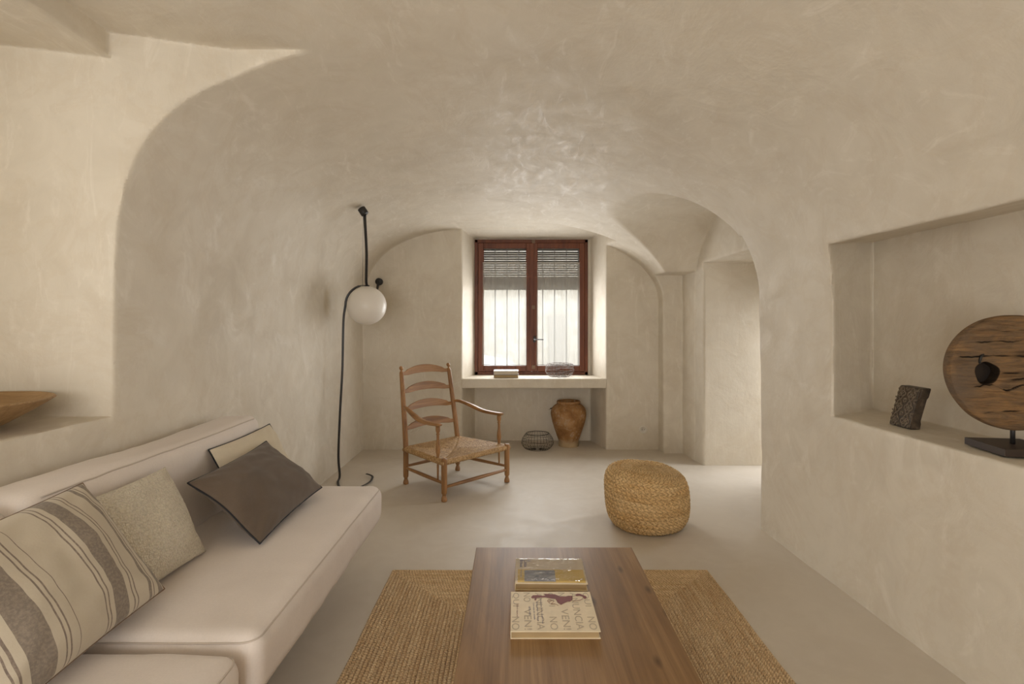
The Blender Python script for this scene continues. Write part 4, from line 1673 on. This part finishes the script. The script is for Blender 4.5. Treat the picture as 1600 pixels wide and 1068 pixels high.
# ------------------------------------------------------------------ bowl on the ledge of the left recess
bo = thing('bowl', 'wide pale wooden bowl on the plaster ledge at the left edge', 'bowl', (-1.83, 1.72, 0.943))
outp = [(0.0, 0.0), (0.085, 0.0), (0.12, 0.012), (0.17, 0.045), (0.225, 0.085), (0.262, 0.115)]
inp = [(0.250, 0.115), (0.215, 0.088), (0.16, 0.05), (0.11, 0.025), (0.0, 0.018)]
P = [(max(1e-4, p.x), p.z) for p in spline([(r, 0, z) for r, z in outp], 6)] + [(0.259, 0.1185), (0.254, 0.1185)] + [(max(1e-4, p.x), p.z) for p in spline([(r, 0, z) for r, z in inp], 6)]
P = [(r, z * 0.87) for r, z in P]
V, F, _ = lathe(P, 72, lambda i, a, r, z: r * (1 + 0.012 * math.sin(2 * a + 1) + 0.006 * math.sin(5 * a)), cap=False)
mesh_obj('bowl_body', V, F, M_BOWL, bo)

# ------------------------------------------------------------------ niche on the right: carved block and wooden wheel
def build_stamp():
    t = thing('printing_block', 'dark carved wooden printing block leaning back in the wall niche', 'carved block', (1.724, 2.377, 0.836))
    w, hh, th, lean = 0.134, 0.178, 0.040, 0.28
    S = Matrix(((1, 0, lean, 0), (0, 1, 0, 0), (0, 0, 1, 0), (0, 0, 0, 1)))
    # body with waisted sides
    prof = [(-0.5, 0.0), (0.5, 0.0), (0.49, 0.12), (0.44, 0.2), (0.45, 0.72), (0.5, 0.78), (0.5, 0.98), (0.47, 1.0), (-0.47, 1.0), (-0.5, 0.97), (-0.5, 0.78), (-0.46, 0.72), (-0.46, 0.2), (-0.5, 0.12)]
    V = []
    for x in (0.0, th):
        for a, b in prof:
            V.append(S @ Vector((x, -a * w, b * hh)))
    n = len(prof)
    F = [tuple(range(n)), tuple(range(2 * n - 1, n - 1, -1))]
    for i in range(n):
        j = (i + 1) % n
        F.append((i, i + n, j + n, j))
    bm = bmesh.new()
    vs = [bm.verts.new(v) for v in V]
    for f in F:
        bm.faces.new([vs[i] for i in f])
    bevel(bm_obj('block', bm, M_STAMP, t), 0.003, 2)
    # raised pattern: palmettes with flowers between
    parts = []

    def fp(a, b, d=0.0):
        return S @ Vector((-0.006 - d, -a, b))
    for ci, cx in enumerate((-0.036, 0.026)):
        for k in range(3):
            cz = 0.030 + k * 0.058
            r = 0.021
            pts = []
            for m in range(28):
                a = 2 * math.pi * m / 28
                sc = r * (1 + 0.14 * math.cos(4 * a) + 0.22 * max(0, math.cos(a - H)) ** 8 + 0.15 * max(0, math.cos(a + H)) ** 8)
                pts.append(fp(cx + sc * math.cos(a), cz + sc * math.sin(a)))
            parts.append(tube(pts, 0.0022, 6, closed=True))
            for m in range(4):
                a = math.pi / 4 + m * H
                c2 = (cx + 0.010 * math.cos(a), cz + 0.010 * math.sin(a))
                parts.append(tube([fp(c2[0] + 0.0055 * math.cos(x * 2 * math.pi / 12), c2[1] + 0.0055 * math.sin(x * 2 * math.pi / 12)) for x in range(12)], 0.0016, 5, closed=True))
            parts.append(tube([fp(cx, cz - 0.003), fp(cx, cz + 0.003)], 0.003, 6))
    for cx, cz in ((-0.005, 0.060), (-0.005, 0.118), (0.056, 0.06), (0.056, 0.118), (-0.062, 0.06), (-0.005, 0.006), (-0.005, 0.17), (0.058, 0.008), (0.05, 0.172), (-0.06, 0.172), (-0.062, 0.118)):
        for m in range(8):
            a = m * math.pi / 4 + 0.2
            p0, p1 = (cx + 0.004 * math.cos(a), cz + 0.004 * math.sin(a)), (cx + 0.0125 * math.cos(a), cz + 0.0125 * math.sin(a))
            if abs(p1[0]) < 0.066 and 0 < p1[1] < 0.178:
                parts.append(tube([fp(*p0), fp((p0[0] + p1[0]) / 2, (p0[1] + p1[1]) / 2, 0.0012), fp(*p1)], [0.0014, 0.0026, 0.001], 6))
    # the ribs stand up from the block
    V, F = merge(parts)
    mesh_obj('carved_pattern', V, F, M_RELIEF, t)
    ground = []
    for k in range(60):
        f = k / 59
    V, F = rounded_box((-0.005, -w * 0.46, 0.004), (0.002, w * 0.46, hh - 0.004), 0.002, 0.03)
    mesh_obj('carved_ground', [S @ v for v in V], F, M_STAMP, t)


build_stamp()


def build_wheel():
    t = thing('wooden_wheel', 'weathered wooden disc with a hole, on a rod and dark square base in the niche', 'sculpture', (1.805, 1.925, 0.836), (0, 0, math.radians(-8)))
    cz, rx, rz, th = 0.285, 0.222, 0.207, 0.055
    hx, hz, hr = -0.102, 0.283, 0.040
    nA, nR = 260, 80

    def outer(a):
        # distance from the hole centre to the outline along angle a
        lo, hi = 0.0, 0.6
        for _ in range(30):
            m = (lo + hi) / 2
            x, z = hx + m * math.cos(a), hz + m * math.sin(a) - cz
            ang = math.atan2(z / rz, x / rx)
            w = 1 + 0.012 * math.sin(3 * ang + 0.6) + 0.006 * mnoise.noise(Vector((math.cos(ang) * 3, math.sin(ang) * 3, 0))) - 0.03 * max(0, math.cos(ang - math.radians(225))) ** 3
            if (x / rx) ** 2 + (z / rz) ** 2 < w * w:
                lo = m
            else:
                hi = m
        return lo

    def hole(a):
        return hr * (1 + 0.045 * math.sin(3 * a + 1) + 0.03 * math.sin(5 * a))

    def crack_and_shade(x, z):
        d = 0
        for z0, am, x0, x1, dep in ((0.343, 0.006, -0.3, 0.3, 0.010), (0.236, 0.012, -0.16, 0.3, 0.016), (0.398, 0.008, -0.2, 0.2, 0.006), (0.145, 0.006, -0.12, 0.25, 0.007), (0.436, 0.005, -.1, .2, .005), (0.285, 0.003, -0.06, 0.02, 0.008), (0.262, 0.004, -.03, .08, .010)):
            if x0 < x < x1:
                zc = z0 + am * mnoise.noise(Vector((x * 14, z0 * 50, 0))) * 2
                dp = dep * max(0.15, min(1.2, 0.7 + 1.4 * mnoise.noise(Vector((x * 22, z0 * 90, 5)))))
                zc += 0.35 * am * mnoise.noise(Vector((x * 70, z0 * 50, 3)))
                d = max(d, dp * math.exp(-((z - zc) / 0.0022) ** 2) * min(1, (x - x0) / 0.03, (x1 - x) / 0.03))
        return d
    V, F = [], []
    sec = nR + 1 + 6 + nR + 1 + 6
    for i in range(nA):
        a = 2 * math.pi * i / nA
        r0, r1 = hole(a), outer(a)
        ring = []
        for k in range(nR + 1):                         # front, hole to rim
            f = k / nR
            r = r0 + (r1 - r0) * f
            x, z = hx + r * math.cos(a), hz + r * math.sin(a)
            e = min(1.0, (r1 - r) / 0.02)
            y = -th / 2 + 0.010 * (1 - math.sqrt(max(0, 1 - (1 - e) ** 2))) + 0.004 * mnoise.noise(Vector((x * 7, 0, z * 30))) + crack_and_shade(x, z)
            ring.append((x, y, z))
        for k in range(1, 7):                           # rim
            y = -th / 2 + 0.010 + (th - 0.02) * k / 7
            ring.append((hx + (r1 + 0.002) * math.cos(a), y, hz + (r1 + 0.002) * math.sin(a)))
        for k in range(nR + 1):                         # back
            f = 1 - k / nR
            r = r0 + (r1 - r0) * f
            ring.append((hx + r * math.cos(a), th / 2 - 0.010 * max(0, f - 0.93) / 0.07, hz + r * math.sin(a)))
        for k in range(1, 7):                           # bore
            ring.append((hx + r0 * math.cos(a), th / 2 - th * k / 7, hz + r0 * math.sin(a)))
        V += ring
    for i in range(nA):
        j = (i + 1) % nA
        for k in range(sec):
            k2 = (k + 1) % sec
            F.append((i * sec + k, i * sec + k2, j * sec + k2, j * sec + k))
    d = mesh_obj('wheel_disc', V, [f[::-1] for f in F], M_WHEEL, t)
    at = d.data.attributes.new('crack_and_shade', 'FLOAT', 'POINT')
    at.data.foreach_set('value', [0.75 if i % sec >= sec - 6 or i % sec == 0 else (min(1.0, crack_and_shade(x, z) / 0.007) if y < 0 else 0.0) for i, (x, y, z) in enumerate(V)])  # bore wall and hole edge marked too, so shade is painted there
    V, F, _ = lathe([(0.002, 0), (hr * 1.12, 0), (hr * 1.12, 0.006), (0.002, 0.006)], 28)
    mesh_obj('bore_plug', xform(V, Matrix.Translation((hx, 0.024, hz)) @ Matrix.Rotation(H, 4, 'X')), F, simple('bore_shade', srgb(46, 35, 26), 0.9), d)  # closes the bore; its dark colour paints the shade of a deep hole
    V, F = tube(spline([(hx - 0.022, -0.024, hz + 0.036), (hx - 0.024, -0.031, hz + 0.048), (hx - 0.020, -0.031, hz + 0.060), (hx - 0.008, -0.022, hz + 0.068)], 6), 0.0045, 8)
    mesh_obj('iron_staple', V, F, M_BLACK, d)
    V, F, _ = lathe([(0.0075, 0.022), (0.0075, 0.12)], 16)
    mesh_obj('rod', V, F, M_BLACK, t)
    box('base', (-0.095, -0.10, 0.0), (0.095, 0.10, 0.026), simple('dark_stained_base', srgb(58, 46, 38), 0.55), t, 0.002)


build_wheel()

# ------------------------------------------------------------------ fittings on the back wall
so = thing('wall_socket', 'small round white wall socket low on the back wall right of the window', 'socket', (1.318, 5.448, 0.207), (H, 0, 0))
V, F, _ = lathe([(0.040, -0.01), (0.044, 0.0), (0.043, 0.008), (0.040, 0.011), (0.026, 0.011), (0.024, 0.005), (0.002, 0.004)], 36)
mesh_obj('faceplate', V, F, M_WHITE, so)
for sx in (-0.0085, 0.0085):
    cyl('contact_hole', (sx, 0, 0.0035), (sx, 0, 0.0065), 0.0035, M_BLACK, so, 10)
V, F = tube([(0.014 * math.cos(2 * math.pi * k / 24), 0.014 * math.sin(2 * math.pi * k / 24), 0.006) for k in range(24)], 0.0012, 6, closed=True)
mesh_obj('inner_ring', V, F, M_CHROME, so)

st = thing('cable_stub', 'short black cable end sticking out of the wall beside the terracotta urn', 'cable', (0.412, 5.855, 0.362))
V, F = tube(spline([(0.03, 0.02, 0.012), (0.02, -0.01, 0.012), (0.0, -0.022, 0.002), (-0.022, -0.02, -0.006)], 6), 0.006, 8)
mesh_obj('cable_sheath', V, F, M_BLACK, st)
V, F = tube(spline([(-0.02, -0.02, -0.006), (-0.03, -0.024, -0.016), (-0.036, -0.02, -0.012)], 5), 0.0025, 6)
mesh_obj('bare_wire', V, F, M_CHROME, st)

ca = thing('white_cable', 'thin white cable looping along the back wall behind the ladder-back chair', 'cable', (-1.04, 5.44, 0.22))
V, F = tube(spline([(-0.10, 0.01, 0.045), (-0.07, -0.006, 0.046), (-0.03, -0.006, 0.046), (0.0, -0.008, 0.02), (-0.02, -0.01, -0.03), (-0.06, -0.01, -0.052), (-0.02, -0.01, -0.055), (0.03, -0.008, -0.035), (0.06, 0.01, -0.01)], 8), 0.004, 8)
mesh_obj('flex', V, F, M_WHITE, ca)
